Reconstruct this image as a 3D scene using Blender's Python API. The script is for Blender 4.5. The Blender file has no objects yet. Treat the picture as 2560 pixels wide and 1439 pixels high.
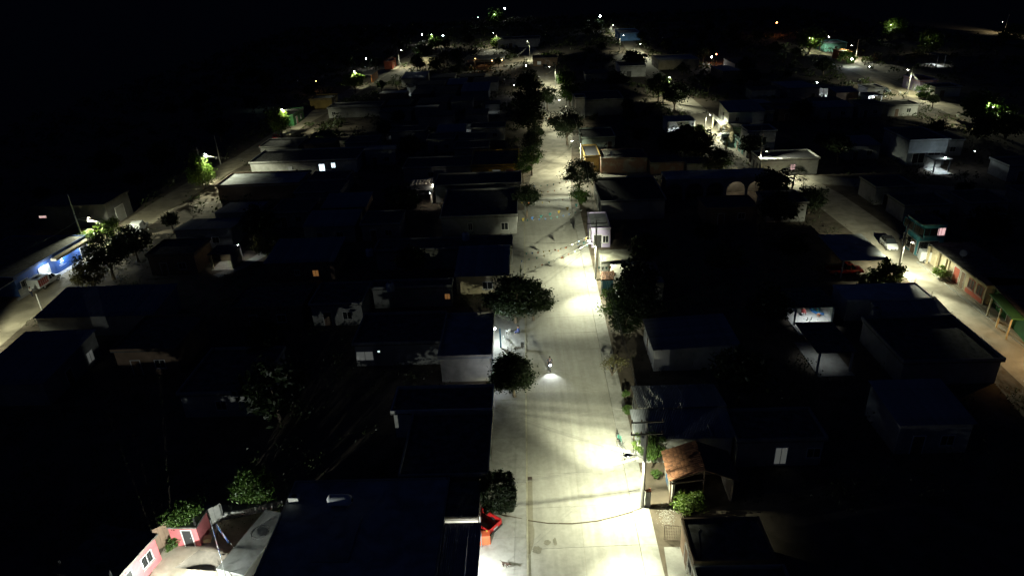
import bpy, bmesh, math, random
from mathutils import Vector, Matrix, noise
random.seed(11)
sc = bpy.context.scene
COL = sc.collection

# ---------------------------------------------------------------- camera, sky, moon, exposure
FPX, CX, CY = 1707.0, 1280.0, 719.5
CAM_H, PITCH, ROLL = 45.0, math.radians(25.65), math.radians(2.5)
_f = Vector((0, math.cos(PITCH), -math.sin(PITCH)))
_u0 = Vector((0, math.sin(PITCH), math.cos(PITCH)))
_r0 = Vector((1, 0, 0))
_r = _r0 * math.cos(ROLL) - _u0 * math.sin(ROLL)
_u = _u0 * math.cos(ROLL) + _r0 * math.sin(ROLL)
cam = bpy.data.cameras.new('camera')
cam.sensor_width = 36.0
cam.lens = FPX / 2560 * 36
cam.clip_start, cam.clip_end = 0.5, 6000
cam_o = bpy.data.objects.new('camera', cam)
COL.objects.link(cam_o)
mw = Matrix.Identity(4)
for i in range(3):
    mw[i][0], mw[i][1], mw[i][2] = _r[i], _u[i], -_f[i]
mw[2][3] = CAM_H
cam_o.matrix_world = mw
sc.camera = cam_o

world = bpy.data.worlds.new('World')
sc.world = world
world.use_nodes = True
wn = world.node_tree
bg = wn.nodes['Background']
sky = wn.nodes.new('ShaderNodeTexSky')
sky.sky_type = 'NISHITA'
sky.sun_disc = False
MOON_EL, MOON_AZ = math.radians(35), math.radians(250)
sky.sun_elevation = MOON_EL
sky.sun_rotation = MOON_AZ
tint = wn.nodes.new('ShaderNodeMix')            # the deep blue of a clear night
tint.data_type = 'RGBA'
tint.blend_type = 'MULTIPLY'
tint.inputs['Factor'].default_value = 1.0
tint.inputs[7].default_value = (0.32, 0.5, 1.25, 1)
wn.links.new(sky.outputs[0], tint.inputs[6])
wn.links.new(tint.outputs[2], bg.inputs[0])
bg.inputs[1].default_value = 0.0021
moon = bpy.data.lights.new('moon', 'SUN')
moon.energy = 0.0015
moon.angle = math.radians(0.5)
moon.color = (0.6, 0.75, 1.0)
moon_o = bpy.data.objects.new('moon', moon)
COL.objects.link(moon_o)
moon_o.rotation_euler = (math.pi / 2 - MOON_EL, 0, -MOON_AZ + math.pi)
sc.view_settings.view_transform = 'Standard'
sc.view_settings.look = 'None'
sc.view_settings.exposure = 0.0
sc.view_settings.gamma = 1.0
sc.view_settings.use_curve_mapping = False
sc.cycles.max_bounces = 5
sc.cycles.diffuse_bounces = 3
sc.cycles.glossy_bounces = 2
sc.cycles.transparent_max_bounces = 6
sc.cycles.sample_clamp_indirect = 3.0
sc.cycles.use_denoising = True
sc.cycles.use_light_tree = True

LED = (0.97, 1.0, 0.72)      # street luminaire, slightly yellow green
COOL = (0.86, 0.95, 1.0)      # household LED
WARM = (1.0, 0.55, 0.2)
K = 1.9                       # overall lamp level


def P(x, y, z=0.0):
    "the point at height z that the photograph shows at pixel x, y"
    d = _r * (x - CX) + _f * FPX + _u * (CY - y)
    t = (z - CAM_H) / d.z
    return Vector((0, 0, CAM_H)) + d * t


def J(p):
    q = Vector(p) - Vector((0, 0, CAM_H))
    k = q.dot(_f)
    if k < 1:
        return (-9999, -9999)
    return (CX + FPX * q.dot(_r) / k, CY - FPX * q.dot(_u) / k)


# ---------------------------------------------------------------- materials
MATS = {}


def mat(key, col, rough=0.8, var=0.25, scale=1.2, bump=0.15, metal=0.0, stains=0.0, fine=18.0, streak=0.0, rv=0.12, sscale=0.45):
    if key in MATS:
        return MATS[key]
    m = bpy.data.materials.new(key)
    m.use_nodes = True
    nt = m.node_tree
    b = nt.nodes['Principled BSDF']
    b.inputs['Roughness'].default_value = rough
    b.inputs['Metallic'].default_value = metal
    tc = nt.nodes.new('ShaderNodeTexCoord')
    n1 = nt.nodes.new('ShaderNodeTexNoise')
    n1.inputs['Scale'].default_value = scale
    n1.inputs['Detail'].default_value = 8
    n1.inputs['Roughness'].default_value = 0.65
    nt.links.new(tc.outputs['Object'], n1.inputs['Vector'])
    r = nt.nodes.new('ShaderNodeValToRGB')
    a, c = r.color_ramp.elements
    a.position, c.position = 0.3, 0.72
    a.color = tuple(x * (1 - var) for x in col) + (1,)
    c.color = tuple(min(1, x * (1 + var * 0.6)) for x in col) + (1,)
    nt.links.new(n1.outputs['Fac'], r.inputs[0])
    out = r.outputs[0]
    if stains:
        n2 = nt.nodes.new('ShaderNodeTexNoise')
        n2.inputs['Scale'].default_value = sscale
        n2.inputs['Detail'].default_value = 6
        n2.inputs['Distortion'].default_value = 0.7
        nt.links.new(tc.outputs['Object'], n2.inputs['Vector'])
        r2 = nt.nodes.new('ShaderNodeValToRGB')
        e0, e1 = r2.color_ramp.elements
        e0.position, e1.position = 0.36, 0.58
        e0.color = (1 - stains, 1 - stains, 1 - stains * 1.1, 1)
        e1.color = (1, 1, 1, 1)
        nt.links.new(n2.outputs['Fac'], r2.inputs[0])
        mx = nt.nodes.new('ShaderNodeMix')
        mx.data_type = 'RGBA'
        mx.blend_type = 'MULTIPLY'
        mx.inputs['Factor'].default_value = 1.0
        nt.links.new(out, mx.inputs[6])
        nt.links.new(r2.outputs[0], mx.inputs[7])
        out = mx.outputs[2]
    if streak:
        mp_ = nt.nodes.new('ShaderNodeMapping')
        mp_.inputs['Scale'].default_value = (1.6, 0.09, 1.0)
        nt.links.new(tc.outputs['Object'], mp_.inputs['Vector'])
        n4 = nt.nodes.new('ShaderNodeTexNoise')
        n4.inputs['Scale'].default_value = 1.0
        n4.inputs['Detail'].default_value = 7
        nt.links.new(mp_.outputs[0], n4.inputs['Vector'])
        r4 = nt.nodes.new('ShaderNodeMapRange')
        r4.inputs[1].default_value, r4.inputs[2].default_value = 0.3, 0.7
        r4.inputs[3].default_value, r4.inputs[4].default_value = 1 - streak, 1.0
        nt.links.new(n4.outputs['Fac'], r4.inputs[0])
        mx4 = nt.nodes.new('ShaderNodeVectorMath')
        mx4.operation = 'SCALE'
        nt.links.new(out, mx4.inputs[0])
        nt.links.new(r4.outputs[0], mx4.inputs['Scale'])
        out = mx4.outputs[0]
    if rv:
        oi = nt.nodes.new('ShaderNodeObjectInfo')
        r5 = nt.nodes.new('ShaderNodeMapRange')
        r5.inputs[3].default_value, r5.inputs[4].default_value = 1 - rv, 1 + rv
        nt.links.new(oi.outputs['Random'], r5.inputs[0])
        mx5 = nt.nodes.new('ShaderNodeVectorMath')
        mx5.operation = 'SCALE'
        nt.links.new(out, mx5.inputs[0])
        nt.links.new(r5.outputs[0], mx5.inputs['Scale'])
        out = mx5.outputs[0]
    nt.links.new(out, b.inputs['Base Color'])
    if bump:
        n3 = nt.nodes.new('ShaderNodeTexNoise')
        n3.inputs['Scale'].default_value = fine
        n3.inputs['Detail'].default_value = 4
        nt.links.new(tc.outputs['Object'], n3.inputs['Vector'])
        bp = nt.nodes.new('ShaderNodeBump')
        bp.inputs['Strength'].default_value = bump
        bp.inputs['Distance'].default_value = 0.03
        nt.links.new(n3.outputs['Fac'], bp.inputs['Height'])
        nt.links.new(bp.outputs[0], b.inputs['Normal'])
    MATS[key] = m
    return m


def emit(key, col, strength):
    if key in MATS:
        return MATS[key]
    m = bpy.data.materials.new(key)
    m.use_nodes = True
    b = m.node_tree.nodes['Principled BSDF']
    b.inputs['Base Color'].default_value = (0.6, 0.6, 0.6, 1)
    b.inputs['Emission Color'].default_value = col + (1,)
    b.inputs['Emission Strength'].default_value = strength
    if strength > 5:
        m.cycles.emission_sampling = 'NONE'
    MATS[key] = m
    return m


def leaf_mat(key, col):
    if key in MATS:
        return MATS[key]
    m = bpy.data.materials.new(key)
    m.use_nodes = True
    nt = m.node_tree
    nt.nodes.remove(nt.nodes['Principled BSDF'])
    out = nt.nodes['Material Output']
    tc = nt.nodes.new('ShaderNodeTexCoord')
    n = nt.nodes.new('ShaderNodeTexNoise')
    n.inputs['Scale'].default_value = 4.5
    n.inputs['Detail'].default_value = 3
    nt.links.new(tc.outputs['Object'], n.inputs['Vector'])
    r = nt.nodes.new('ShaderNodeValToRGB')
    a, c = r.color_ramp.elements
    a.position, c.position = 0.32, 0.7
    a.color = (col[0] * 0.55, col[1] * 0.6, col[2] * 0.6, 1)
    c.color = (col[0] * 1.5, col[1] * 1.3, col[2] * 1.1, 1)
    nt.links.new(n.outputs['Fac'], r.inputs[0])
    d = nt.nodes.new('ShaderNodeBsdfPrincipled')
    d.inputs['Roughness'].default_value = 0.5
    t = nt.nodes.new('ShaderNodeBsdfTranslucent')
    nt.links.new(r.outputs[0], d.inputs['Base Color'])
    nt.links.new(r.outputs[0], t.inputs['Color'])
    mx = nt.nodes.new('ShaderNodeMixShader')
    mx.inputs[0].default_value = 0.3
    nt.links.new(d.outputs[0], mx.inputs[1])
    nt.links.new(t.outputs[0], mx.inputs[2])
    nt.links.new(mx.outputs[0], out.inputs['Surface'])
    MATS[key] = m
    return m


def glass_mat():
    return mat('dark_glass', (0.015, 0.018, 0.02), rough=0.08, var=0.1, bump=0)


CONC = lambda: mat('concrete_slab', (0.36, 0.35, 0.30), 0.85, 0.14, 2.2, 0.12, stains=0.1, streak=0.22, rv=0.05, sscale=0.8)
WALK = lambda: mat('sidewalk_concrete', (0.34, 0.335, 0.30), 0.85, 0.2, 2.1, 0.15, stains=0.18, rv=0.08, sscale=0.9)
DIRT = lambda: mat('dirt', (0.125, 0.10, 0.07), 0.95, 0.4, 0.5, 0.5, fine=6, stains=0.4)
PLAST = lambda k, c: mat('plaster_' + k, c, 0.85, 0.2, 1.3, 0.15, stains=0.25)
POLEC = lambda: mat('pole_concrete', (0.34, 0.33, 0.30), 0.8, 0.15, 2.0, 0.1)
GALV = lambda: mat('galvanised_steel', (0.42, 0.43, 0.44), 0.45, 0.15, 2.5, 0.05, metal=0.6)
DARKM = lambda: mat('dark_metal', (0.05, 0.05, 0.05), 0.5, 0.2, 2, 0.05, metal=0.3)
WOOD = lambda: mat('weathered_wood', (0.16, 0.11, 0.07), 0.85, 0.3, 5, 0.2)
ROOFC = lambda: mat('roof_concrete', (0.14, 0.14, 0.13), 0.9, 0.5, 1.6, 0.2, stains=0.55, sscale=1.3)
SHEET = lambda: mat('corrugated_steel', (0.34, 0.36, 0.39), 0.45, 0.25, 0.7, 0.05, metal=0.35, stains=0.3)
TILE = lambda: mat('clay_tile', (0.27, 0.12, 0.06), 0.8, 0.5, 2.3, 0.3, stains=0.45, rv=0.38)
BRICK = None


def brick_mat():
    if 'brickwork' in MATS:
        return MATS['brickwork']
    m = bpy.data.materials.new('brickwork')
    m.use_nodes = True
    nt = m.node_tree
    b = nt.nodes['Principled BSDF']
    b.inputs['Roughness'].default_value = 0.9
    tc = nt.nodes.new('ShaderNodeTexCoord')
    sp = nt.nodes.new('ShaderNodeSeparateXYZ')
    nt.links.new(tc.outputs['Object'], sp.inputs[0])
    ad = nt.nodes.new('ShaderNodeMath')
    nt.links.new(sp.outputs[0], ad.inputs[0])
    nt.links.new(sp.outputs[1], ad.inputs[1])
    cb = nt.nodes.new('ShaderNodeCombineXYZ')
    nt.links.new(ad.outputs[0], cb.inputs[0])
    nt.links.new(sp.outputs[2], cb.inputs[1])
    br = nt.nodes.new('ShaderNodeTexBrick')
    br.inputs['Scale'].default_value = 3.0
    br.inputs['Color1'].default_value = (0.30, 0.13, 0.075, 1)
    br.inputs['Color2'].default_value = (0.22, 0.10, 0.06, 1)
    br.inputs['Mortar'].default_value = (0.33, 0.28, 0.22, 1)
    br.inputs['Mortar Size'].default_value = 0.03
    nt.links.new(cb.outputs[0], br.inputs['Vector'])
    n = nt.nodes.new('ShaderNodeTexNoise')
    n.inputs['Scale'].default_value = 0.6
    n.inputs['Detail'].default_value = 7
    nt.links.new(tc.outputs['Object'], n.inputs['Vector'])
    r = nt.nodes.new('ShaderNodeValToRGB')
    r.color_ramp.elements[0].position, r.color_ramp.elements[1].position = 0.5, 0.58
    nt.links.new(n.outputs['Fac'], r.inputs[0])
    mx = nt.nodes.new('ShaderNodeMix')
    mx.data_type = 'RGBA'
    nt.links.new(r.outputs[0], mx.inputs['Factor'])
    nt.links.new(br.outputs[0], mx.inputs[6])
    mx.inputs[7].default_value = (0.33, 0.30, 0.24, 1)
    nt.links.new(mx.outputs[2], b.inputs['Base Color'])
    MATS['brickwork'] = m
    return m


# ---------------------------------------------------------------- mesh helpers
class MB:
    def __init__(s):
        s.v, s.f = [], []

    def face(s, *pts):
        n = len(s.v)
        s.v += [tuple(p) for p in pts]
        s.f.append(tuple(range(n, n + len(pts))))
        return s

    def box(s, x0, x1, y0, y1, z0, z1):
        n = len(s.v)
        s.v += [(x0, y0, z0), (x1, y0, z0), (x1, y1, z0), (x0, y1, z0), (x0, y0, z1), (x1, y0, z1), (x1, y1, z1), (x0, y1, z1)]
        s.f += [tuple(n + i for i in q) for q in ((0, 3, 2, 1), (4, 5, 6, 7), (0, 1, 5, 4), (1, 2, 6, 5), (2, 3, 7, 6), (3, 0, 4, 7))]
        return s

    def prism(s, poly, z0, z1):
        "poly: counter-clockwise xy; z0, z1 numbers or lists"
        k = len(poly)
        a = z0 if isinstance(z0, (list, tuple)) else [z0] * k
        b = z1 if isinstance(z1, (list, tuple)) else [z1] * k
        n = len(s.v)
        s.v += [(p[0], p[1], a[i]) for i, p in enumerate(poly)] + [(p[0], p[1], b[i]) for i, p in enumerate(poly)]
        s.f.append(tuple(n + i for i in reversed(range(k))))
        s.f.append(tuple(n + k + i for i in range(k)))
        for i in range(k):
            j = (i + 1) % k
            s.f.append((n + i, n + j, n + k + j, n + k + i))
        return s

    def tube(s, pts, r, n=6, cap=True):
        pts = [Vector(p) for p in pts]
        rr = r if isinstance(r, (list, tuple)) else [r] * len(pts)
        base = len(s.v)
        up = Vector((0, 0, 1))
        for i, p in enumerate(pts):
            a = pts[max(i - 1, 0)]
            b = pts[min(i + 1, len(pts) - 1)]
            d = (b - a).normalized()
            side = d.cross(up)
            if side.length < 0.05:
                side = d.cross(Vector((0, 1, 0)))
            side.normalize()
            o = side.cross(d).normalized()
            for k in range(n):
                t = 2 * math.pi * k / n
                s.v.append(tuple(p + (side * math.cos(t) + o * math.sin(t)) * rr[i]))
        for i in range(len(pts) - 1):
            for k in range(n):
                a = base + i * n + k
                b = base + i * n + (k + 1) % n
                s.f.append((a, b, b + n, a + n))
        if cap:
            s.f.append(tuple(base + k for k in reversed(range(n))))
            s.f.append(tuple(base + (len(pts) - 1) * n + k for k in range(n)))
        return s

    def lathe(s, prof, n=14, c=(0, 0, 0)):
        base = len(s.v)
        for (r, z) in prof:
            for k in range(n):
                t = 2 * math.pi * k / n
                s.v.append((c[0] + r * math.cos(t), c[1] + r * math.sin(t), c[2] + z))
        for i in range(len(prof) - 1):
            for k in range(n):
                a = base + i * n + k
                b = base + i * n + (k + 1) % n
                s.f.append((a, b, b + n, a + n))
        s.f.append(tuple(base + k for k in reversed(range(n))))
        s.f.append(tuple(base + (len(prof) - 1) * n + k for k in range(n)))
        return s

    def loft(s, rings, cap=True):
        base = len(s.v)
        n = len(rings[0])
        for ring in rings:
            s.v += [tuple(p) for p in ring]
        for i in range(len(rings) - 1):
            for k in range(n):
                a = base + i * n + k
                b = base + i * n + (k + 1) % n
                s.f.append((a, b, b + n, a + n))
        if cap:
            s.f.append(tuple(base + k for k in reversed(range(n))))
            s.f.append(tuple(base + (len(rings) - 1) * n + k for k in range(n)))
        return s

    def wheel(s, c, r, w, n=16):
        "solid disc whose axle is the local y axis"
        prof = [(r * 0.9, -w / 2), (r, -w * 0.3), (r, w * 0.3), (r * 0.9, w / 2)]
        base = len(s.v)
        for (q, y) in prof:
            for k in range(n):
                t = 2 * math.pi * k / n
                s.v.append((c[0] + q * math.cos(t), c[1] + y, c[2] + q * math.sin(t)))
        for i in range(3):
            for k in range(n):
                a = base + i * n + k
                b = base + i * n + (k + 1) % n
                s.f.append((a, b, b + n, a + n))
        s.f.append(tuple(base + k for k in reversed(range(n))))
        s.f.append(tuple(base + 3 * n + k for k in range(n)))
        return s

    def mesh(s, name, m=None, smooth=False):
        me = bpy.data.meshes.new(name)
        me.from_pydata(s.v, [], s.f)
        bm = bmesh.new()
        bm.from_mesh(me)
        bmesh.ops.recalc_face_normals(bm, faces=bm.faces)
        bm.to_mesh(me)
        bm.free()
        if m:
            me.materials.append(m)
        if smooth:
            me.polygons.foreach_set('use_smooth', [True] * len(me.polygons))
        return me

    def build(s, name, m, parent=None, smooth=False, bevel=0):
        return put(name, s.mesh(name, m, smooth), parent, bevel=bevel)


def put(name, me, parent=None, loc=None, rz=None, bevel=0):
    o = bpy.data.objects.new(name, me)
    COL.objects.link(o)
    if parent:
        o.parent = parent
    if loc is not None:
        o.location = loc
    if rz is not None:
        o.rotation_euler[2] = rz
    if bevel:
        b = o.modifiers.new('soft', 'BEVEL')
        b.width = bevel
        b.segments = 2
        b.limit_method = 'ANGLE'
    return o


def tag(o, label, cat, group=None):
    o['label'] = label
    o['category'] = cat
    if group:
        o['group'] = group
    return o


def thing(name, label, cat, loc=(0, 0, 0), rz=0.0, group=None):
    o = bpy.data.objects.new(name, None)
    COL.objects.link(o)
    o.location = loc
    o.rotation_euler[2] = rz
    o.empty_display_size = 0.3
    return tag(o, label, cat, group)


def struct(o, kind='structure'):
    o['kind'] = kind
    return o


def lamp_light(parent, loc, power, col, kind='SPOT', radius=0.1, spot=165, blend=0.4, aim=None):
    l = bpy.data.lights.new('light', kind)
    l.energy = power * K
    l.color = col
    l.shadow_soft_size = radius
    if kind == 'SPOT':
        l.spot_size = math.radians(spot)
        l.spot_blend = blend
    o = bpy.data.objects.new('lamp_light', l)
    COL.objects.link(o)
    if parent:
        o.parent = parent
    o.location = loc
    if aim is not None:
        o.rotation_euler = Vector(aim).to_track_quat('-Z', 'Y').to_euler()
    return o

# ---------------------------------------------------------------- ground and streets
g = MB()
N = 40
xs = [-2600, -900, -400, -200, -120, -60, 0, 60, 120, 200, 400, 900, 2600]
ys = [-200, 0, 60, 120, 200, 300, 450, 700, 1100, 1800, 3200, 5200]
for i in range(len(xs) - 1):
    for j in range(len(ys) - 1):
        g.face((xs[i], ys[j], 0), (xs[i + 1], ys[j], 0), (xs[i + 1], ys[j + 1], 0), (xs[i], ys[j + 1], 0))
struct(g.build('ground', DIRT()))


STREETS = []


def centre_ribbon(px, w, z):
    pts = [P(*q) for q in px]
    STREETS.append((pts, w))
    L, R = [], []
    for i, p in enumerate(pts):
        d = (pts[min(i + 1, len(pts) - 1)] - pts[max(i - 1, 0)])
        d.z = 0
        d.normalize()
        nrm = Vector((-d.y, d.x, 0))
        L.append(p + nrm * w / 2)
        R.append(p - nrm * w / 2)
    return L, R


def ribbon(name, L, R, z, m, kind='structure', parent=None):
    b = MB()
    for i in range(len(L) - 1):
        b.face((R[i].x, R[i].y, z), (R[i + 1].x, R[i + 1].y, z), (L[i + 1].x, L[i + 1].y, z), (L[i].x, L[i].y, z))
    o = b.build(name, m, parent)
    if not parent:
        struct(o, kind)
    return o


def on_street(x, y, m=0.5):
    if xl(y) - 4.8 - m < x < xl(y) + 11.5 + m and y < 140:
        return True
    q = Vector((x, y))
    for pts, w in STREETS:
        for a, b in zip(pts, pts[1:]):
            ab = b.xy - a.xy
            t = max(0, min(1, (q - a.xy).dot(ab) / max(1e-6, ab.dot(ab))))
            if (a.xy + ab * t - q).length < w / 2 + m:
                return True
    return False


SL = 0.0316                                   # the main street drifts right with distance


def xl(y):
    return 0.34 + SL * (y - 39.8)             # left kerb line of the main street


def xr(y):
    return xl(y) + 9.4


far_main = [(1372, 470), (1378, 430), (1384, 380), (1392, 330), (1398, 290), (1396, 250), (1390, 215), (1366, 180), (1346, 160), (1325, 130), (1310, 108)]
L, R = centre_ribbon(far_main, 9.2, 0)
L = [Vector((xl(10), 10, 0)), Vector((xl(132), 132, 0))] + L[1:]
R = [Vector((xr(10), 10, 0)), Vector((xr(132), 132, 0))] + R[1:]
FARM = mat('far_street', (0.30, 0.27, 0.215), 0.92, 0.25, 0.35, 0.25, fine=5, stains=0.3)
main = ribbon('main_street', L, R, 0.012, FARM)
# concrete slabs of the near stretch, each with its own joints
yy = 20.0
k = 0
while yy < 136:
    ln = random.choice([4.2, 4.5, 4.8])
    for a, b_ in ((0.0, 0.5), (0.5, 1.0)):
        q = MB()
        gx = 0.012
        off = 0.0
        x0a, x1a = xl(yy) + 9.4 * a + gx, xl(yy) + 9.4 * b_ - gx
        x0b, x1b = xl(yy + ln) + 9.4 * a + gx, xl(yy + ln) + 9.4 * b_ - gx
        q.prism([(x0a, yy + gx), (x1a, yy + gx), (x1b, yy + ln - gx), (x0b, yy + ln - gx)], 0.014, 0.04 + random.uniform(-0.004, 0.004))
        q.build('slab', CONC(), main)
    yy += ln
for nm, px, w, m in (
    ('left_street', [(-330, 1080), (-120, 915), (0, 815), (110, 725), (210, 650), (330, 567), (430, 500), (545, 430), (620, 392), (680, 352), (740, 312), (800, 280), (860, 242), (905, 215), (960, 180), (1020, 148), (1060, 122), (1085, 105), (1110, 90)], 7.0,
     mat('left_street_dirt', (0.33, 0.29, 0.21), 0.95, 0.25, 0.4, 0.4, fine=5, stains=0.3)),
    ('right_street', [(2800, 1100), (2560, 890), (2440, 785), (2335, 700), (2250, 628), (2150, 555), (2060, 490), (1970, 440), (1890, 395), (1820, 345), (1770, 305), (1700, 245), (1650, 195), (1615, 165), (1590, 130), (1560, 95), (1530, 70)], 7.4,
     mat('right_street_concrete', (0.33, 0.30, 0.24), 0.9, 0.2, 0.5, 0.2, stains=0.3)),
    ('cross_street', [(1432, 446), (1560, 439), (1700, 436), (1850, 436), (1975, 444), (2090, 452), (2300, 470), (2560, 490)], 6.0,
     mat('cross_street_concrete', (0.31, 0.29, 0.24), 0.9, 0.2, 0.5, 0.2, stains=0.3)),
    ('outer_street', [(1990, 112), (2030, 128), (2110, 160), (2210, 203), (2290, 236), (2370, 270), (2450, 303), (2500, 325), (2560, 352), (2700, 420)], 7.0,
     mat('outer_street_dirt', (0.29, 0.25, 0.17), 0.95, 0.3, 0.4, 0.4, fine=5, stains=0.3)),
):
    L, R = centre_ribbon(px, w, 0)
    z = {'left_street': 0.014, 'right_street': 0.016, 'cross_street': 0.008, 'outer_street': 0.018}[nm]
    ribbon(nm, L, R, z, m)
# kerb line along the right street and gutter line
L, R = centre_ribbon([(2660, 960), (2560, 866), (2449, 777), (2369, 714), (2293, 655)], 0.25, 0)
b = MB()
for i in range(len(L) - 1):
    b.prism([(R[i].x, R[i].y), (R[i + 1].x, R[i + 1].y), (L[i + 1].x, L[i + 1].y), (L[i].x, L[i].y)], 0.0, 0.13)
struct(b.build('kerb', WALK()))
L, R = centre_ribbon([(2720, 975), (2600, 866), (2485, 777), (2405, 714), (2325, 655)], 2.3, 0)
b = MB()
for i in range(len(L) - 1):
    b.prism([(R[i].x, R[i].y), (R[i + 1].x, R[i + 1].y), (L[i + 1].x, L[i + 1].y), (L[i].x, L[i].y)], 0.0, 0.11)
struct(b.build('pavement_right_street', mat('pavement_beige', (0.33, 0.29, 0.22), 0.9, 0.25, 0.8, 0.3, stains=0.35)))

# pavements of the main street
walkL = ribbon('pavement_left', [Vector((xl(y) - 4.3, y, 0)) for y in (20, 128)], [Vector((xl(y) - 0.01, y, 0)) for y in (20, 128)], 0.02, WALK())
kerbm = mat('kerb_paint', (0.40, 0.38, 0.28), 0.8, 0.35, 1.2, 0.1)
y0 = 20.0
while y0 < 128:
    ln = 3.4
    for a, c in ((-4.3, -1.16), (-1.14, -0.17)):
        MB().prism([(xl(y0) + a, y0 + 0.01), (xl(y0) + c, y0 + 0.01), (xl(y0 + ln) + c, y0 + ln - 0.01), (xl(y0 + ln) + a, y0 + ln - 0.01)], 0.0, 0.14 + random.uniform(-0.005, 0.005)).build('slab', WALK(), walkL)
    MB().prism([(xl(y0) - 0.155, y0), (xl(y0) - 0.005, y0), (xl(y0 + ln) - 0.005, y0 + ln - 0.006), (xl(y0 + ln) - 0.155, y0 + ln - 0.006)], 0.0, 0.15).build('kerb_stone', kerbm, walkL)
    y0 += ln
walkR = ribbon('pavement_right', [Vector((xr(y) + 0.02, y, 0)) for y in (20, 126)], [Vector((xr(y) + 1.5, y, 0)) for y in (20, 126)], 0.02, WALK())
y0 = 20.0
while y0 < 126:
    ln = 3.2
    MB().prism([(xr(y0) + 0.02, y0 + 0.008), (xr(y0) + 1.5, y0 + 0.008), (xr(y0 + ln) + 1.5, y0 + ln - 0.008), (xr(y0 + ln) + 0.02, y0 + ln - 0.008)], 0.0, 0.13 + random.uniform(-0.006, 0.006)).build('slab', WALK(), walkR)
    y0 += ln
# sand that gathers along the left gutter, oil stains, trench scar
b = MB()
for (ya, yb) in ((42.0, 51.5),):
    n = 24
    for i in range(n):
        t0, t1 = ya + (yb - ya) * i / n, ya + (yb - ya) * (i + 1) / n
        w0 = 0.34 * math.sin(math.pi * min(1, (i + 0.5) / 6) / 2) * (1.3 if i < 8 else 1)
        w1 = 0.34 * math.sin(math.pi * min(1, (i + 1.5) / 6) / 2) * (1.3 if i < 7 else 1)
        b.face((xl(t0), t0, 0.05), (xl(t0) + w0 + 0.1, t0, 0.05), (xl(t1) + w1 + 0.1, t1, 0.05), (xl(t1), t1, 0.05))
b.build('gutter_sand', mat('sand', (0.25, 0.23, 0.17), 0.95, 0.2, 2, 0.3), main)
for (x, y, rx, ry) in ((1368, 1356, 0.32, 0.3), (1343, 1374, 0.42, 0.45), (1387, 1354, 0.18, 0.5)):
    p = P(x, y)
    pts = [(p.x + rx * math.cos(t) * random.uniform(0.75, 1.15), p.y + ry * math.sin(t) * random.uniform(0.75, 1.15), 0.0475) for t in [i * math.pi / 8 for i in range(16)]]
    MB().face(*pts).build('oil_stain', mat('oil_stain', (0.17, 0.16, 0.12), 0.7, 0.3, 4, 0), main)
scar = [(1238, 1286), (1270, 1292), (1322, 1301), (1370, 1308), (1430, 1309), (1490, 1303), (1540, 1291), (1575, 1281), (1604, 1272)]
pts = [P(*q) for q in scar]
pts = [p + Vector((0, 0, 0.16 if p.x < xl(p.y) else (0.15 if p.x > xr(p.y) else 0.06))) for p in pts]
o = MB().tube([(p.x, p.y, p.z) for p in pts], 0.055, 6).build('hose', mat('hose_brown', (0.12, 0.095, 0.06), 0.8, 0.3, 3, 0.2), smooth=True)
tag(o, 'dark hose lying right across the main street to the near pole foot', 'hose')

# concrete pads and dirt strip by the near right corner
q = [P(1660, 1368), P(1675, 1470), P(1745, 1470), P(1705, 1368)]
struct(MB().prism([(p.x, p.y) for p in q], 0, 0.09).build('path', WALK()))

# ---------------------------------------------------------------- houses
RECTS = []           # (centre x, y, half w, half d) of what stands, for the filling of dark lots
CORR = {}


def corrugated(length):
    key = round(length, 1)
    if key not in CORR:
        b = MB()
        n = 24
        prev = None
        for i in range(n + 1):
            x = i / n * 1.02
            z = 0.028 * math.sin(i / 4 * 2 * math.pi)
            cur = ((x, 0, z), (x, key, z))
            if prev:
                b.face(prev[0], cur[0], cur[1], prev[1])
            prev = cur
        CORR[key] = b.mesh('roof_sheet', SHEET())
    return CORR[key]


def rect_from(quad, h, ang):
    pts = [P(x, y, h) for x, y in quad]
    c = sum(pts, Vector()) / 4
    rot = Matrix.Rotation(-ang, 3, 'Z')
    l = [rot @ (p - c) for p in pts]
    x0, x1 = (l[0].x + l[3].x) / 2, (l[1].x + l[2].x) / 2
    y0, y1 = (l[0].y + l[1].y) / 2, (l[2].y + l[3].y) / 2
    mid = Vector(((x0 + x1) / 2, (y0 + y1) / 2, 0))
    cc = c + rot.transposed() @ mid
    return cc.x, cc.y, abs(x1 - x0), abs(y1 - y0)


def side_frame(w, d, side):
    "origin, along, outward of a wall, as seen from outside left to right"
    if side == 0:
        return Vector((-w / 2, -d / 2, 0)), Vector((1, 0, 0)), Vector((0, -1, 0)), w
    if side == 1:
        return Vector((w / 2, -d / 2, 0)), Vector((0, 1, 0)), Vector((1, 0, 0)), d
    if side == 2:
        return Vector((w / 2, d / 2, 0)), Vector((-1, 0, 0)), Vector((0, 1, 0)), w
    return Vector((-w / 2, d / 2, 0)), Vector((0, -1, 0)), Vector((-1, 0, 0)), d


def slab_on(fr, a0, a1, z0, z1, o0, o1):
    org, al, out, ln = fr
    b = MB()
    pts = [org + al * a0 + out * o0, org + al * a1 + out * o0, org + al * a1 + out * o1, org + al * a0 + out * o1]
    b.prism([(p.x, p.y) for p in pts], z0, z1)
    return b


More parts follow.
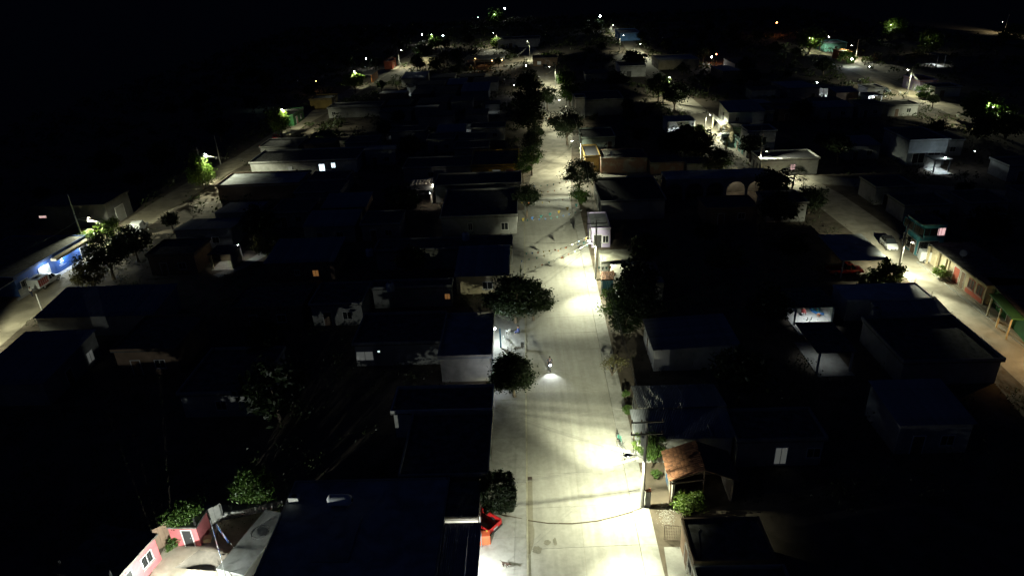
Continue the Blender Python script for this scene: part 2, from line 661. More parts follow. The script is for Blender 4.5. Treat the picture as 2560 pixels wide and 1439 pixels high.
def opening(root, fr, pos, w, z0, hh, kind, m=None):
    a0, a1 = pos - w / 2, pos + w / 2
    fm = MATS.get('frame_white') or mat('frame_white', (0.6, 0.6, 0.58), 0.6, 0.15, 3, 0.05)
    dm = mat('door_brown', (0.13, 0.08, 0.05), 0.6, 0.3, 4, 0.1)
    if kind == 'door':
        d = slab_on(fr, a0, a1, z0, z0 + hh, 0.005, 0.045).build('door', m or dm, root)
        slab_on(fr, a1 - 0.18, a1 - 0.1, z0 + 0.95, z0 + 1.05, 0.046, 0.1).build('handle', GALV(), d)
        f = MB()
        for (p0, p1, q0, q1) in ((a0 - 0.08, a0, z0, z0 + hh + 0.08), (a1, a1 + 0.08, z0, z0 + hh + 0.08), (a0, a1, z0 + hh, z0 + hh + 0.08)):
            t = slab_on(fr, p0, p1, q0, q1, 0.004, 0.07)
            n = len(f.v)
            f.v += t.v
            f.f += [tuple(n + i for i in q) for q in t.f]
        f.build('frame', fm, d)
        return d
    pane = {'window': glass_mat(), 'lit': emit('lit_pane_cool', (0.75, 0.95, 1.0), 2.2), 'warm': emit('lit_pane_warm', (1.0, 0.45, 0.12), 0.16),
            'pink': emit('lit_pane_pink', (1.0, 0.6, 0.6), 0.9), 'dim': emit('lit_pane_dim', (0.9, 0.95, 0.85), 0.07)}[kind]
    f = MB()
    t_ = 0.07
    for (p0, p1, q0, q1) in ((a0 - t_, a0, z0 - t_, z0 + hh + t_), (a1, a1 + t_, z0 - t_, z0 + hh + t_), (a0, a1, z0 + hh, z0 + hh + t_), (a0, a1, z0 - t_, z0), (pos - 0.025, pos + 0.025, z0, z0 + hh)):
        t = slab_on(fr, p0, p1, q0, q1, 0.004, 0.08)
        n = len(f.v)
        f.v += t.v
        f.f += [tuple(n + i for i in q) for q in t.f]
    wdw = f.build('window', m or fm, root)
    slab_on(fr, a0, a1, z0, z0 + hh, 0.006, 0.03).build('pane', pane, wdw)
    slab_on(fr, a0 - 0.15, a1 + 0.15, z0 - t_ - 0.07, z0 - t_ - 0.003, 0.003, 0.17).build('sill', WALK(), wdw)
    if kind == 'window' and w > 1.0:
        bars = MB()
        org, al, out, ln = fr
        for i in range(6):
            p = org + al * (a0 + w * (i + 0.5) / 6) + out * 0.1
            bars.box(p.x - 0.012, p.x + 0.012, p.y - 0.012, p.y + 0.012, z0, z0 + hh)
        bars.build('window_bars', DARKM(), wdw)
    return wdw


def house(label, quad, h, wall, roof='flat', roofm=None, ops=(), group=None, name='house', cat='house', ang=-SL, tank=None, parapet=0.35, rise=0.8, over=0.25, rect=None, high='far', reg=True):
    cx, cy, w, d = rect if rect else rect_from(quad, h, ang)
    w, d = max(w, 2.5), max(d, 2.0)
    root = thing(name, label, cat, (cx, cy, 0), ang, group)
    if reg:
        RECTS.append((cx, cy, w / 2 + 0.6, d / 2 + 0.6))
    hw, hd = w / 2, d / 2
    z = {k: h for k in ('nl', 'nr', 'fr', 'fl')}
    if roof == 'sheet':
        for k in {'far': ('fl', 'fr'), 'near': ('nl', 'nr'), 'left': ('nl', 'fl'), 'right': ('nr', 'fr')}[high]:
            z[k] = h + rise
    zt = [z['nl'], z['nr'], z['fr'], z['fl']]
    MB().prism([(-hw, -hd), (hw, -hd), (hw, hd), (-hw, hd)], 0, [q - 0.03 for q in zt]).build('wall', wall, root)
    if roof == 'flat':
        rm = roofm or ROOFC()
        r = MB().box(-hw - over, hw + over, -hd - over, hd + over, h - 0.02, h + 0.14).build('roof', rm, root)
        if parapet:
            t = 0.15
            e = over - 0.004
            for (x0, x1, y0_, y1_) in ((-hw - e, hw + e, -hd - e, -hd - e + t), (-hw - e, hw + e, hd + e - t, hd + e), (-hw - e, -hw - e + t, -hd - e + t, hd + e - t), (hw + e - t, hw + e, -hd - e + t, hd + e - t)):
                MB().box(x0, x1, y0_, y1_, h + 0.142, h + 0.14 + parapet * random.uniform(0.9, 1.05)).build('parapet', wall, r)
    else:
        # corrugated sheets laid side by side down the slope
        rot = {'far': 0, 'near': math.pi, 'left': math.pi / 2, 'right': -math.pi / 2}[high]
        run, wid = (d, w) if high in ('far', 'near') else (w, d)
        rise_ = rise
        slope = math.atan2(rise_, run)
        ln = run / math.cos(slope) + 2 * over
        r = MB()
        for t in (0.08, 0.5, 0.92):
            yy_ = -run / 2 + run * t
            zz = h + rise_ * t
            r.box(-wid / 2 - over * 0.8, wid / 2 + over * 0.8, yy_ - 0.04, yy_ + 0.04, zz - 0.0, zz + 0.07)
        ro = r.build('roof', WOOD(), root)
        ro.rotation_euler[2] = rot
        me = corrugated(ln)
        n = max(1, int(round((wid + 2 * over) / 0.98)))
        sw = (wid + 2 * over) / n
        for i in range(n):
            s_ = put('roof_sheet', me, ro, (-wid / 2 - over + i * sw, -run / 2 - over * math.cos(slope), h - over * math.sin(slope) + 0.115 + (i % 2) * 0.008))
            s_.rotation_euler[0] = slope + random.uniform(-0.003, 0.003)
            s_.scale[0] = sw / 0.98
    if roof == 'flat' and random.random() < 0.5:
        for (sx, sy) in random.sample([(-1, -1), (1, -1), (1, 1), (-1, 1)], 2):
            rb = MB()
            for k_ in range(4):
                x_, y_ = sx * (hw - 0.15) + 0.09 * (k_ % 2), sy * (hd - 0.15) + 0.09 * (k_ // 2)
                rb.tube([(x_, y_, h + 0.1), (x_ + random.uniform(-0.05, 0.05), y_, h + random.uniform(0.6, 1.1))], 0.012, 4)
            rb.build('rebar', DARKM(), root)
    for (side, pos, ow, z0, hh, kind, *mm) in ops:
        fr = side_frame(w, d, side)
        opening(root, fr, fr[3] * pos, ow, z0, hh, kind, mm[0] if mm else None)
    return root, w, d


def local(root, x, y, z):
    return Matrix.Translation(root.location) @ Matrix.Rotation(root.rotation_euler[2], 4, 'Z') @ Vector((x, y, z))


# ---------------------------------------------------------------- trees
CROWN = {}


def crown_mesh(kind, seed, n, leaf, lm):
    key = (kind, seed, n)
    if key in CROWN:
        return CROWN[key]
    rnd = random.Random(seed * 77 + n)
    b = MB()
    cl = []
    nc = {'broad': 80, 'box': 320, 'loose': 48, 'weep': 40, 'shrub': 26, 'bare': 14}[kind]
    for i in range(nc):
        while True:
            v = Vector((rnd.uniform(-1, 1), rnd.uniform(-1, 1), rnd.uniform(-1, 1)))
            if 0.15 < v.length < 1:
                break
        if kind == 'box':
            m_ = max(abs(v.x), abs(v.y), abs(v.z))
            v = v / m_ * (m_ ** 0.25) * 0.86
            v = v * (1.0 / max(1.0, (abs(v.x) ** 4 + abs(v.y) ** 4 + abs(v.z) ** 4) ** 0.25 / 0.88))
        else:
            v = v.normalized() * (v.length ** 0.45) * (0.84 if kind != 'loose' else 0.95) * rnd.uniform(0.78, 1.05)
            v *= 0.97 + 0.45 * noise.noise(v.normalized() * 1.7 + Vector((seed * 3.1, 0, 0)))
            if v.z < -0.3:
                v.z *= 0.75
        cl.append((v, rnd.uniform(0.2, 0.36) if kind != 'box' else 0.12))
    per = n // nc
    for (c, s) in cl:
        for i in range(per):
            p = c + Vector((rnd.gauss(0, 1), rnd.gauss(0, 1), rnd.gauss(0, 0.75))) * s * 0.55
            if kind == 'weep':
                p.z -= abs(rnd.gauss(0, 0.22))
            nrm = Vector((rnd.gauss(0, 1), rnd.gauss(0, 1), rnd.gauss(0.5, 1)))
            nrm.normalize()
            a = nrm.orthogonal().normalized()
            a.rotate(Matrix.Rotation(rnd.uniform(0, 6.28), 3, nrm))
            q = nrm.cross(a)
            L_ = leaf * rnd.uniform(0.7, 1.35)
            W_ = L_ * rnd.uniform(0.42, 0.6)
            b.face(p - a * L_, p - q * W_ - a * L_ * 0.1, p + a * L_ - nrm * L_ * 0.25, p + q * W_ - a * L_ * 0.1)
    me = bpy.data.meshes.new('crown')
    me.from_pydata(b.v, [], b.f)
    me.materials.append(lm)
    CROWN[key] = me
    return me


LEAFS = {'green': (0.055, 0.115, 0.022), 'dark': (0.015, 0.029, 0.009), 'lime': (0.10, 0.17, 0.03), 'dry': (0.13, 0.13, 0.05)}  # dark holds shade in the leaf colour, lime holds lamplight
BARK = lambda: mat('bark', (0.15, 0.12, 0.085), 0.95, 0.35, 6, 0.5)


def tree(label, crown_px, r, zc, kind='broad', leafs='green', rz_=None, seed=1, n=3200, leaf=0.062, group=None, name='tree', cat='tree', at=None, squash=0.85):
    c = Vector(at) if at is not None else P(crown_px[0], crown_px[1], zc)
    root = thing(name, label, cat, (c.x, c.y, 0), 0, group)
    rnd = random.Random(int(c.x * 13 + c.y * 7))
    t = MB()
    tr = 0.05 + r * 0.045
    top = Vector((rnd.uniform(-0.2, 0.2) * r, rnd.uniform(-0.2, 0.2) * r, zc))
    midp = Vector((top.x * 0.3, top.y * 0.3, max(0.3, zc - r * 0.75)))
    t.tube([(0, 0, -0.05), tuple(midp * 0.5), tuple(midp), tuple(top)], [tr * 1.35, tr, tr * 0.85, tr * 0.25], 7)
    for i in range(5):
        a = i * 1.26 + rnd.uniform(-0.3, 0.3)
        e = Vector((math.cos(a) * r * 0.62, math.sin(a) * r * 0.62, zc + rnd.uniform(-0.15, 0.45) * r))
        m1 = midp.lerp(e, 0.45) + Vector((0, 0, 0.1 * r))
        t.tube([tuple(midp - Vector((0, 0, 0.1))), tuple(m1), tuple(e)], [tr * 0.6, tr * 0.4, tr * 0.14], 5)
    t.build('trunk', BARK(), root, smooth=True)
    me = crown_mesh(kind, seed, n, leaf, leaf_mat('leaf_' + leafs + '_' + kind, LEAFS[leafs]))
    o = put('crown', me, root, (top.x * 0.5, top.y * 0.5, zc))
    if o.data.materials[0].name != 'leaf_' + leafs + '_' + kind:
        o.material_slots[0].link = 'OBJECT'
        o.material_slots[0].material = leaf_mat('leaf_' + leafs + '_' + kind, LEAFS[leafs])
    o.scale = (r, r, (rz_ or r * squash))
    o.rotation_euler[2] = rnd.uniform(0, 6.28) if kind != 'box' else 0.05
    RECTS.append((c.x, c.y, 1.0, 1.0))
    return root


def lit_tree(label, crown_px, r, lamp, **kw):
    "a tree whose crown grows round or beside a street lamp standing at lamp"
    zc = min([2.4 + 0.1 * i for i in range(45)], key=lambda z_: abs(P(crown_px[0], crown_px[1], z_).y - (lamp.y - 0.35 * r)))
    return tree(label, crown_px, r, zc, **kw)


def palm(label, base_px, h, r, fan=True, seed=1, group=None):
    c = P(base_px[0], base_px[1])
    root = thing('palm_tree', label, 'palm tree', (c.x, c.y, 0), 0, group)
    rnd = random.Random(seed)
    t = MB()
    n = 14
    t.tube([(0.02 * i, 0, h * i / n) for i in range(n + 1)], [0.2 - 0.05 * i / n + (0.018 if i % 2 else 0) for i in range(n + 1)], 9)
    t.build('trunk', BARK(), root, smooth=True)
    top = Vector((0.02 * n, 0, h))
    for k in range(24):
        az = k * 2.4
        el = rnd.uniform(-0.7, 1.1)
        d = Vector((math.cos(az) * math.cos(el), math.sin(az) * math.cos(el), math.sin(el)))
        side = d.cross(Vector((0, 0, 1))).normalized()
        b = MB()
        if fan:
            tip = top + d * r * 0.55
            b.tube([tuple(top), tuple(tip)], [0.025, 0.015], 4)
            upv = side.cross(d)
            for j in range(11):
                a = (j - 5) / 5 * 1.25
                e = (d * math.cos(a) + side * math.sin(a))
                p1 = tip + e * r * 0.35
                p2 = tip + e * r * 0.62 - Vector((0, 0, 0.18 * r))
                wv = e.cross(upv).normalized() * 0.07
                b.face(tip, p1 - wv, p2, p1 + wv)
        else:
            pts = [top + d * r * s - Vector((0, 0, 0.45 * r * s * s)) for s in (0, 0.25, 0.5, 0.75, 1)]
            b.tube([tuple(p) for p in pts], [0.03, 0.025, 0.02, 0.015, 0.008], 4)
            for j in range(1, 16):
                s = j / 16
                p = top + d * r * s - Vector((0, 0, 0.45 * r * s * s))
                for sg in (-1, 1):
                    e = side * sg * r * 0.28 * math.sin(math.pi * min(1, s * 0.9 + 0.1)) + d * r * 0.1 - Vector((0, 0, 0.12 * r))
                    b.face(p, p + e * 0.5 + d * 0.05, p + e, p + e * 0.5 - d * 0.05)
        me = bpy.data.meshes.new('frond')
        me.from_pydata(b.v, [], b.f)
        me.materials.append(leaf_mat('leaf_palm', (0.05, 0.085, 0.025)))
        put('frond', me, root)
    RECTS.append((c.x, c.y, 1.0, 1.0))
    return root


# ---------------------------------------------------------------- utility poles, luminaires, wires
LAMPS = []
LENS = lambda: emit('luminaire_lens', (1.0, 0.98, 0.85), 60.0)


def utility_pole(label, base, h=9.8, lamp=None, arms=(), power=4200, col=LED, transformer=False, group='utility poles with street luminaires', r=0.15, spot=138, lens=True, blend=0.6, lean=(0, 0), back=1.0, front=0.13, throw=1.7, beam_d=0.14, tilt=0.1, beam=50):
    if lamp:
        LAMPS.append(base)
    root = thing('utility_pole', label, 'utility pole', (base.x, base.y, 0), 0, group)
    MB().tube([(0, 0, -0.1), (lean[0] * 0.5, lean[1] * 0.5, h * 0.5), (lean[0], lean[1], h)], [r * 1.25, r, r * 0.72], 8).build('shaft', POLEC(), root, smooth=False)
    for (z, half, az) in arms:
        dx, dy = math.cos(az), math.sin(az)
        lx, ly = lean[0] * z / h, lean[1] * z / h
        b = MB()
        c = Vector((lx, ly, z)) - Vector((-dy, dx, 0)) * 0.2
        pts = [c - Vector((dx, dy, 0)) * half, c + Vector((dx, dy, 0)) * half]
        nrm = Vector((-dy, dx, 0)) * 0.05
        b.prism([((pts[0] - nrm).x, (pts[0] - nrm).y), ((pts[1] - nrm).x, (pts[1] - nrm).y), ((pts[1] + nrm).x, (pts[1] + nrm).y), ((pts[0] + nrm).x, (pts[0] + nrm).y)], z - 0.06, z + 0.06)
        ca = b.build('crossarm', DARKM(), root)
        for s in (-0.95, -0.35, 0.95):
            p = c + Vector((dx, dy, 0)) * half * s
            MB().lathe([(0.02, 0.062), (0.02, 0.12), (0.07, 0.14), (0.05, 0.2), (0.07, 0.22), (0.04, 0.3)], 8, (p.x, p.y, z)).build('insulator', mat('porcelain', (0.12, 0.07, 0.05), 0.3, 0.1, 3, 0), ca)
    if transformer:
        MB().lathe([(0.28, 0), (0.32, 0.05), (0.32, 0.95), (0.26, 1.02)], 16, (0.0, 0.52, h - 3.2)).build('transformer', mat('transformer_grey', (0.3, 0.31, 0.3), 0.5, 0.1, 2, 0.05), root, smooth=False)
    if lamp:
        lx, ly, lz = lamp
        v = Vector((lx, ly, 0))
        ln = v.length
        d = v / ln
        s = Vector((-d.y, d.x, 0))
        MB().tube([(lean[0] * 0.6 + d.x * 0.1, lean[1] * 0.6 + d.y * 0.1, lz - 0.45), (d.x * ln * 0.5, d.y * ln * 0.5, lz - 0.05), (d.x * (ln - 0.3), d.y * (ln - 0.3), lz)], 0.03, 6).build('lamp_arm', GALV(), root)
        rings = []
        for (t, wd, z0, z1) in ((-0.34, 0.05, -0.03, 0.04), (-0.2, 0.13, -0.04, 0.07), (0.2, 0.16, -0.03, 0.06), (0.34, 0.1, -0.02, 0.03)):
            c = Vector((lx, ly, lz)) + d * t
            rings.append([c - s * wd + Vector((0, 0, z0)), c + s * wd + Vector((0, 0, z0)), c + s * wd * 0.8 + Vector((0, 0, z1)), c - s * wd * 0.8 + Vector((0, 0, z1))])
        hd = MB().loft(rings).build('lamp_head', mat('luminaire_grey', (0.12, 0.12, 0.12), 0.5, 0.1, 3, 0), root)
        if lens:
            rr = []
            for (t, wd) in ((-0.16, 0.09), (0.0, 0.13), (0.18, 0.12), (0.26, 0.07)):
                c = Vector((lx, ly, lz)) + d * t
                rr.append([c - s * wd + Vector((0, 0, -0.035)), c + s * wd + Vector((0, 0, -0.035)), c + s * wd * 0.6 + Vector((0, 0, -0.1)), c - s * wd * 0.6 + Vector((0, 0, -0.1))])
            MB().loft(rr).build('lens', LENS(), hd)
        # added plates, house-side and front, block light to keep the beam on the street
        sh = MB()
        c = Vector((lx, ly, lz - 0.15))
        for (off, low, wd) in ((-0.16, 0.12 * back, 0.4), (0.34, front, 0.5)):
            m0, m1 = c + d * off - s * wd, c + d * off + s * wd
            n_ = d * 0.008
            sh.prism([tuple((m0 - n_).xy), tuple((m1 - n_).xy), tuple((m1 + n_).xy), tuple((m0 + n_).xy)], lz - 0.15 - low, lz - 0.025)
        sh.build('added_shield', mat('luminaire_grey', (0.12, 0.12, 0.12)), hd)
        lamp_light(hd, (lx, ly, lz - 0.15), power * 0.62, col, 'SPOT', 0.04, spot, blend, aim=(d.x * tilt, d.y * tilt, -1))
        for sg in (-1, 1):                       # the lens throws most light up and down the street
            lamp_light(hd, (lx + s.x * sg * 0.1, ly + s.y * sg * 0.1, lz - 0.15), power * throw, col, 'SPOT', 0.04, beam, 1.0, aim=(s.x * sg * 2.4 + d.x * beam_d, s.y * sg * 2.4 + d.y * beam_d, -1))
    RECTS.append((base.x, base.y, 0.5, 0.5))
    return root


def wires(label, a, b, n=3, sag=0.6, spread=0.25, r=0.022, group=None, name='overhead_wires', bmat=None):
    a, b = Vector(a), Vector(b)
    root = thing(name, label, 'overhead wires', (a.x, a.y, a.z), 0, group)
    for k in range(n):
        m = MB()
        da = Vector((0, 0, (k - n / 2) * 0.07))
        db = Vector((0, 0, (k - n / 2) * spread)) + Vector((random.uniform(-1, 1), random.uniform(-1, 1), 0)) * spread
        pts = []
        for i in range(13):
            t = i / 12
            p = (a + da).lerp(b + db, t) - Vector((0, 0, 4 * sag * t * (1 - t))) - a
            pts.append(tuple(p))
        m.tube(pts, r, 4, cap=False).build('wire', bmat or mat('wire_sheath', (0.22, 0.22, 0.21), 0.5, 0.1, 1, 0), root)
    return root


def bulb(label, loc, power, col=COOL, r=0.09, group='small electric lights on houses', kind='POINT', strength=40, aim=None, bracket=(0, 0, 0.25), spot=150, ecol=None, name='porch_light'):
    root = thing(name, label, 'lamp', loc, 0, group)
    MB().lathe([(0.012, 0), (r * 0.75, 0.25 * r), (r, r), (r * 0.75, 1.7 * r), (r * 0.35, 2 * r)], 10, (0, 0, -r)).build('bulb', emit('bulb_' + '_'.join('%.2f' % c for c in (ecol or col)) + '_%d' % strength, ecol or col, strength), root, smooth=True)
    b = Vector(bracket)
    MB().tube([(0, 0, r * 0.9), tuple(b * 0.5 + Vector((0, 0, r * 0.6))), tuple(b + Vector((0, 0, r)))], 0.02, 5).build('bracket', DARKM(), root)
    lamp_light(root, (0, 0, -r * 1.6) if kind == 'SPOT' else (0, 0, -r * 1.8), power, col, kind, 0.05, spot, 0.5, aim)
    return root

# ---------------------------------------------------------------- vehicles, people, animals
def ring(x, w0, z0, w1, z1, w2=None, z2=None):
    "closed cross-section at station x: sill, waist, optional shoulder"
    pts = [(x, -w0, z0), (x, -w1, z1)]
    if w2 is not None:
        pts += [(x, -w2, z2), (x, w2, z2)]
    return pts + [(x, w1, z1), (x, w0, z0)]


def wheels(root, xs_, y, r):
    for x in xs_:
        for s in (-1, 1):
            w = MB().wheel((x, s * y, r), r, 0.22).build('wheel', mat('tyre', (0.02, 0.02, 0.02), 0.9, 0.2, 8, 0.1), root)
            MB().wheel((x, s * (y + 0.03), r), r * 0.58, 0.19).build('rim', GALV(), w)


def lights_on(root, xf, xb, y, zf, zb, tail=0.0):
    for s in (-1, 1):
        MB().box(xf - 0.1, xf + 0.02, s * y - 0.16, s * y + 0.16, zf - 0.09, zf + 0.09).build('headlight', mat('headlight_glass', (0.7, 0.7, 0.7), 0.1, 0.1, 3, 0), root, bevel=0.02)
        tm = emit('tail_lit', (1.0, 0.04, 0.03), tail) if tail else mat('tail_red', (0.45, 0.02, 0.02), 0.2, 0.1, 3, 0)
        MB().box(xb - 0.02, xb + 0.08, s * y - 0.1, s * y + 0.1, zb - 0.17, zb + 0.17).build('taillight', tm, root, bevel=0.02)


def paint(k, c):
    return mat('paint_' + k, c, 0.28, 0.06, 1, 0)


def cab(root, x0, x1, x2, x3, z0, z1, w, pm):
    "glasshouse: x0 rear foot, x1 rear top, x2 front top, x3 windscreen foot"
    g_ = MB().loft([[(x0, -w, z0), (x0, w, z0), (x1, w * 0.82, z1), (x1, -w * 0.82, z1)], [(x3, -w, z0), (x3, w, z0), (x2, w * 0.82, z1), (x2, -w * 0.82, z1)]]).build('window', glass_mat(), root)
    MB().box(x1 - 0.05, x2 + 0.05, -w * 0.85, w * 0.85, z1 - 0.02, z1 + 0.07).build('roof', pm, root, bevel=0.05)
    pl = MB()
    for s in (-1, 1):
        for (a, b_) in (((x0, w, z0), (x1, w * 0.82, z1)), ((x3, w, z0), (x2, w * 0.82, z1)), (((x0 + x3) / 2, w, z0), ((x1 + x2) / 2, w * 0.82, z1))):
            pl.tube([(a[0], s * a[1], a[2]), (b_[0], s * b_[1], b_[2])], 0.05, 5)
    pl.build('pillar', pm, root)
    for s in (-1, 1):
        MB().box(x3 - 0.25, x3 - 0.1, s * (w + 0.12) - 0.09, s * (w + 0.12) + 0.09, z0 + 0.03, z0 + 0.17).build('mirror', pm, root, bevel=0.02)


def vehicle(kind, label, p, head, pm, group=None, tail=0.0, cat=None, z=0.03):
    cat = cat or {'pickup': 'pickup truck', 'hatch': 'car', 'van': 'van', 'box': 'truck', 'stall': 'truck'}[kind]
    root = thing({'pickup': 'pickup_truck', 'hatch': 'parked_car', 'van': 'parked_van', 'box': 'box_truck', 'stall': 'delivery_truck'}[kind], label, cat, (p.x, p.y, z), head, group)
    blk = mat('bumper_black', (0.03, 0.03, 0.03), 0.5, 0.1, 3, 0)
    if kind in ('pickup', 'box', 'stall'):
        MB().loft([ring(0.25, 0.85, 0.4, 0.9, 0.7, 0.88, 1.02), ring(1.5, 0.86, 0.4, 0.9, 0.7, 0.86, 1.02), ring(2.3, 0.84, 0.42, 0.88, 0.7, 0.78, 0.95), ring(2.6, 0.72, 0.45, 0.8, 0.68, 0.68, 0.86)]).build('body', pm, root, bevel=0.04)
        cab(root, -0.35 + 0.2, 0.15, 0.95, 1.5, 1.0, 1.68, 0.82, pm)
        MB().loft([ring(-0.2, 0.85, 0.4, 0.9, 0.7, 0.88, 1.01), ring(0.26, 0.85, 0.4, 0.9, 0.7, 0.88, 1.01)]).build('door', pm, root)
        MB().box(2.55, 2.72, -0.85, 0.85, 0.4, 0.62).build('bumper', GALV(), root, bevel=0.04)
        MB().box(-2.62, -2.5, -0.82, 0.82, 0.42, 0.58).build('bumper', blk, root, bevel=0.03)
        wheels(root, (-1.55, 1.65), 0.8, 0.38)
        lights_on(root, 2.6, -2.47, 0.68 if kind == 'pickup' else 0.7, 0.74, 0.82, tail)
    if kind == 'pickup':
        b = MB().box(-2.45, -0.22, -0.85, 0.85, 0.5, 0.58)
        b.build('bed_floor', mat('bed_liner', (0.02, 0.02, 0.022), 0.5, 0.2, 3, 0.1), root)
        for s in (-1, 1):
            MB().loft([ring(-2.45, 0.06, 0.45, 0.07, 0.75, 0.06, 1.02), ring(-0.22, 0.06, 0.45, 0.07, 0.75, 0.06, 1.02)]).build('bed_side', pm, root, bevel=0.02).location = (0, s * 0.83, 0)
        MB().box(-2.5, -2.43, -0.76, 0.76, 0.5, 1.0).build('tailgate', pm, root, bevel=0.02)
        MB().box(-2.52, -2.505, -0.25, 0.25, 0.6, 0.74).build('number_plate', mat('plate_white', (0.6, 0.6, 0.6), 0.5, 0.1, 3, 0), root)
    if kind == 'box':
        MB().box(-2.55, -0.25, -0.98, 0.98, 0.6, 2.25).build('cargo_box', mat('cargo_white', (0.62, 0.64, 0.64), 0.5, 0.1, 1.5, 0.02), root, bevel=0.03)
        MB().box(-2.5, -0.3, -0.85, 0.85, 0.45, 0.59).build('chassis', DARKM(), root)
    if kind == 'stall':
        cb = MB().box(-2.7, -0.25, -1.0, 1.0, 0.6, 0.8)
        cb.build('cargo_floor', mat('cargo_white', (0.62, 0.64, 0.64), 0.5, 0.1, 1.5, 0.02), root)
        cw = mat('cargo_white', (0.62, 0.64, 0.64))
        MB().box(-2.7, -2.62, -1.0, 1.0, 0.8, 2.0).build('cargo_back', cw, root)
        MB().box(-0.35, -0.25, -1.0, 1.0, 0.8, 2.0).build('cargo_front', cw, root)
        MB().box(-2.62, -0.35, 0.94, 1.0, 0.8, 2.0).build('cargo_side', cw, root)
        MB().box(-2.7, -0.25, -1.0, -0.45, 2.0, 2.08).build('cargo_roof', cw, root)
        MB().box(-2.7, -0.25, 0.45, 1.0, 2.0, 2.08).build('cargo_roof', cw, root)
        MB().box(-2.7, -2.2, -0.44, 0.44, 2.0, 2.07).build('cargo_roof', cw, root)
        # the open rack of drinks crates on the kerb side
        for i in range(5):
            for j in range(2):
                MB().box(-2.55 + i * 0.42, -2.2 + i * 0.42, -1.0, -0.55, 0.85 + j * 0.56, 1.33 + j * 0.56).build('drinks_crate', mat('crate_red', (0.35, 0.05, 0.04), 0.5, 0.3, 4, 0.1), root)
            MB().box(-2.19 + i * 0.42, -2.15 + i * 0.42, -1.0, -0.9, 0.8, 2.0).build('rack_post', cw, root)
    if kind == 'hatch':
        MB().loft([ring(-2.05, 0.7, 0.35, 0.78, 0.65, 0.7, 0.95), ring(-1.8, 0.8, 0.25, 0.88, 0.65, 0.82, 1.02), ring(-0.6, 0.82, 0.22, 0.9, 0.62, 0.84, 1.0), ring(0.8, 0.82, 0.22, 0.9, 0.62, 0.84, 0.97), ring(1.65, 0.8, 0.25, 0.86, 0.6, 0.76, 0.85), ring(2.05, 0.62, 0.33, 0.7, 0.52, 0.6, 0.7)]).build('body', pm, root, smooth=False, bevel=0.05)
        cab(root, -1.9, -1.25, 0.15, 0.95, 0.97, 1.5, 0.8, mat('roof_black', (0.02, 0.02, 0.02), 0.15, 0.05, 1, 0))
        wheels(root, (-1.3, 1.3), 0.78, 0.33)
        lights_on(root, 1.95, -1.98, 0.58, 0.68, 0.8)
        MB().box(2.0, 2.07, -0.42, 0.42, 0.34, 0.56).build('grille', blk, root)
        MB().box(2.072, 2.085, -0.2, 0.2, 0.42, 0.53).build('number_plate', mat('plate_white', (0.6, 0.6, 0.6), 0.5, 0.1, 3, 0), root)
    if kind == 'van':
        MB().loft([ring(-2.1, 0.8, 0.35, 0.88, 0.9, 0.8, 1.75), ring(-1.95, 0.84, 0.28, 0.9, 0.9, 0.82, 1.85), ring(0.35, 0.84, 0.25, 0.9, 0.85, 0.8, 1.85), ring(0.6, 0.84, 0.25, 0.9, 0.85, 0.78, 1.8)]).build('body', pm, root, bevel=0.06)
        MB().loft([ring(0.6, 0.84, 0.25, 0.9, 0.85, 0.86, 1.05), ring(1.6, 0.82, 0.28, 0.88, 0.8, 0.78, 0.95), ring(2.05, 0.68, 0.35, 0.74, 0.6, 0.66, 0.75)]).build('bonnet', pm, root, bevel=0.05)
        cab(root, 0.55, 0.55, 0.62, 1.25, 1.03, 1.72, 0.8, pm)
        wheels(root, (-1.35, 1.3), 0.8, 0.33)
        lights_on(root, 1.97, -2.05, 0.62, 0.72, 1.1)
    return root


def skin(name, verts, edges, radii, m, parent, rootv=0, sub=1):
    me = bpy.data.meshes.new(name)
    me.from_pydata(verts, edges, [])
    me.materials.append(m)
    o = put(name, me, parent)
    o.modifiers.new('skin', 'SKIN')
    dat = me.skin_vertices[0].data
    for i, r_ in enumerate(radii):
        dat[i].radius = (r_, r_)
    dat[rootv].use_root = True
    md = o.modifiers.new('sub', 'SUBSURF')
    md.levels = md.render_levels = sub
    return o


SKINM = lambda: mat('skin', (0.32, 0.19, 0.13), 0.6, 0.1, 5, 0)


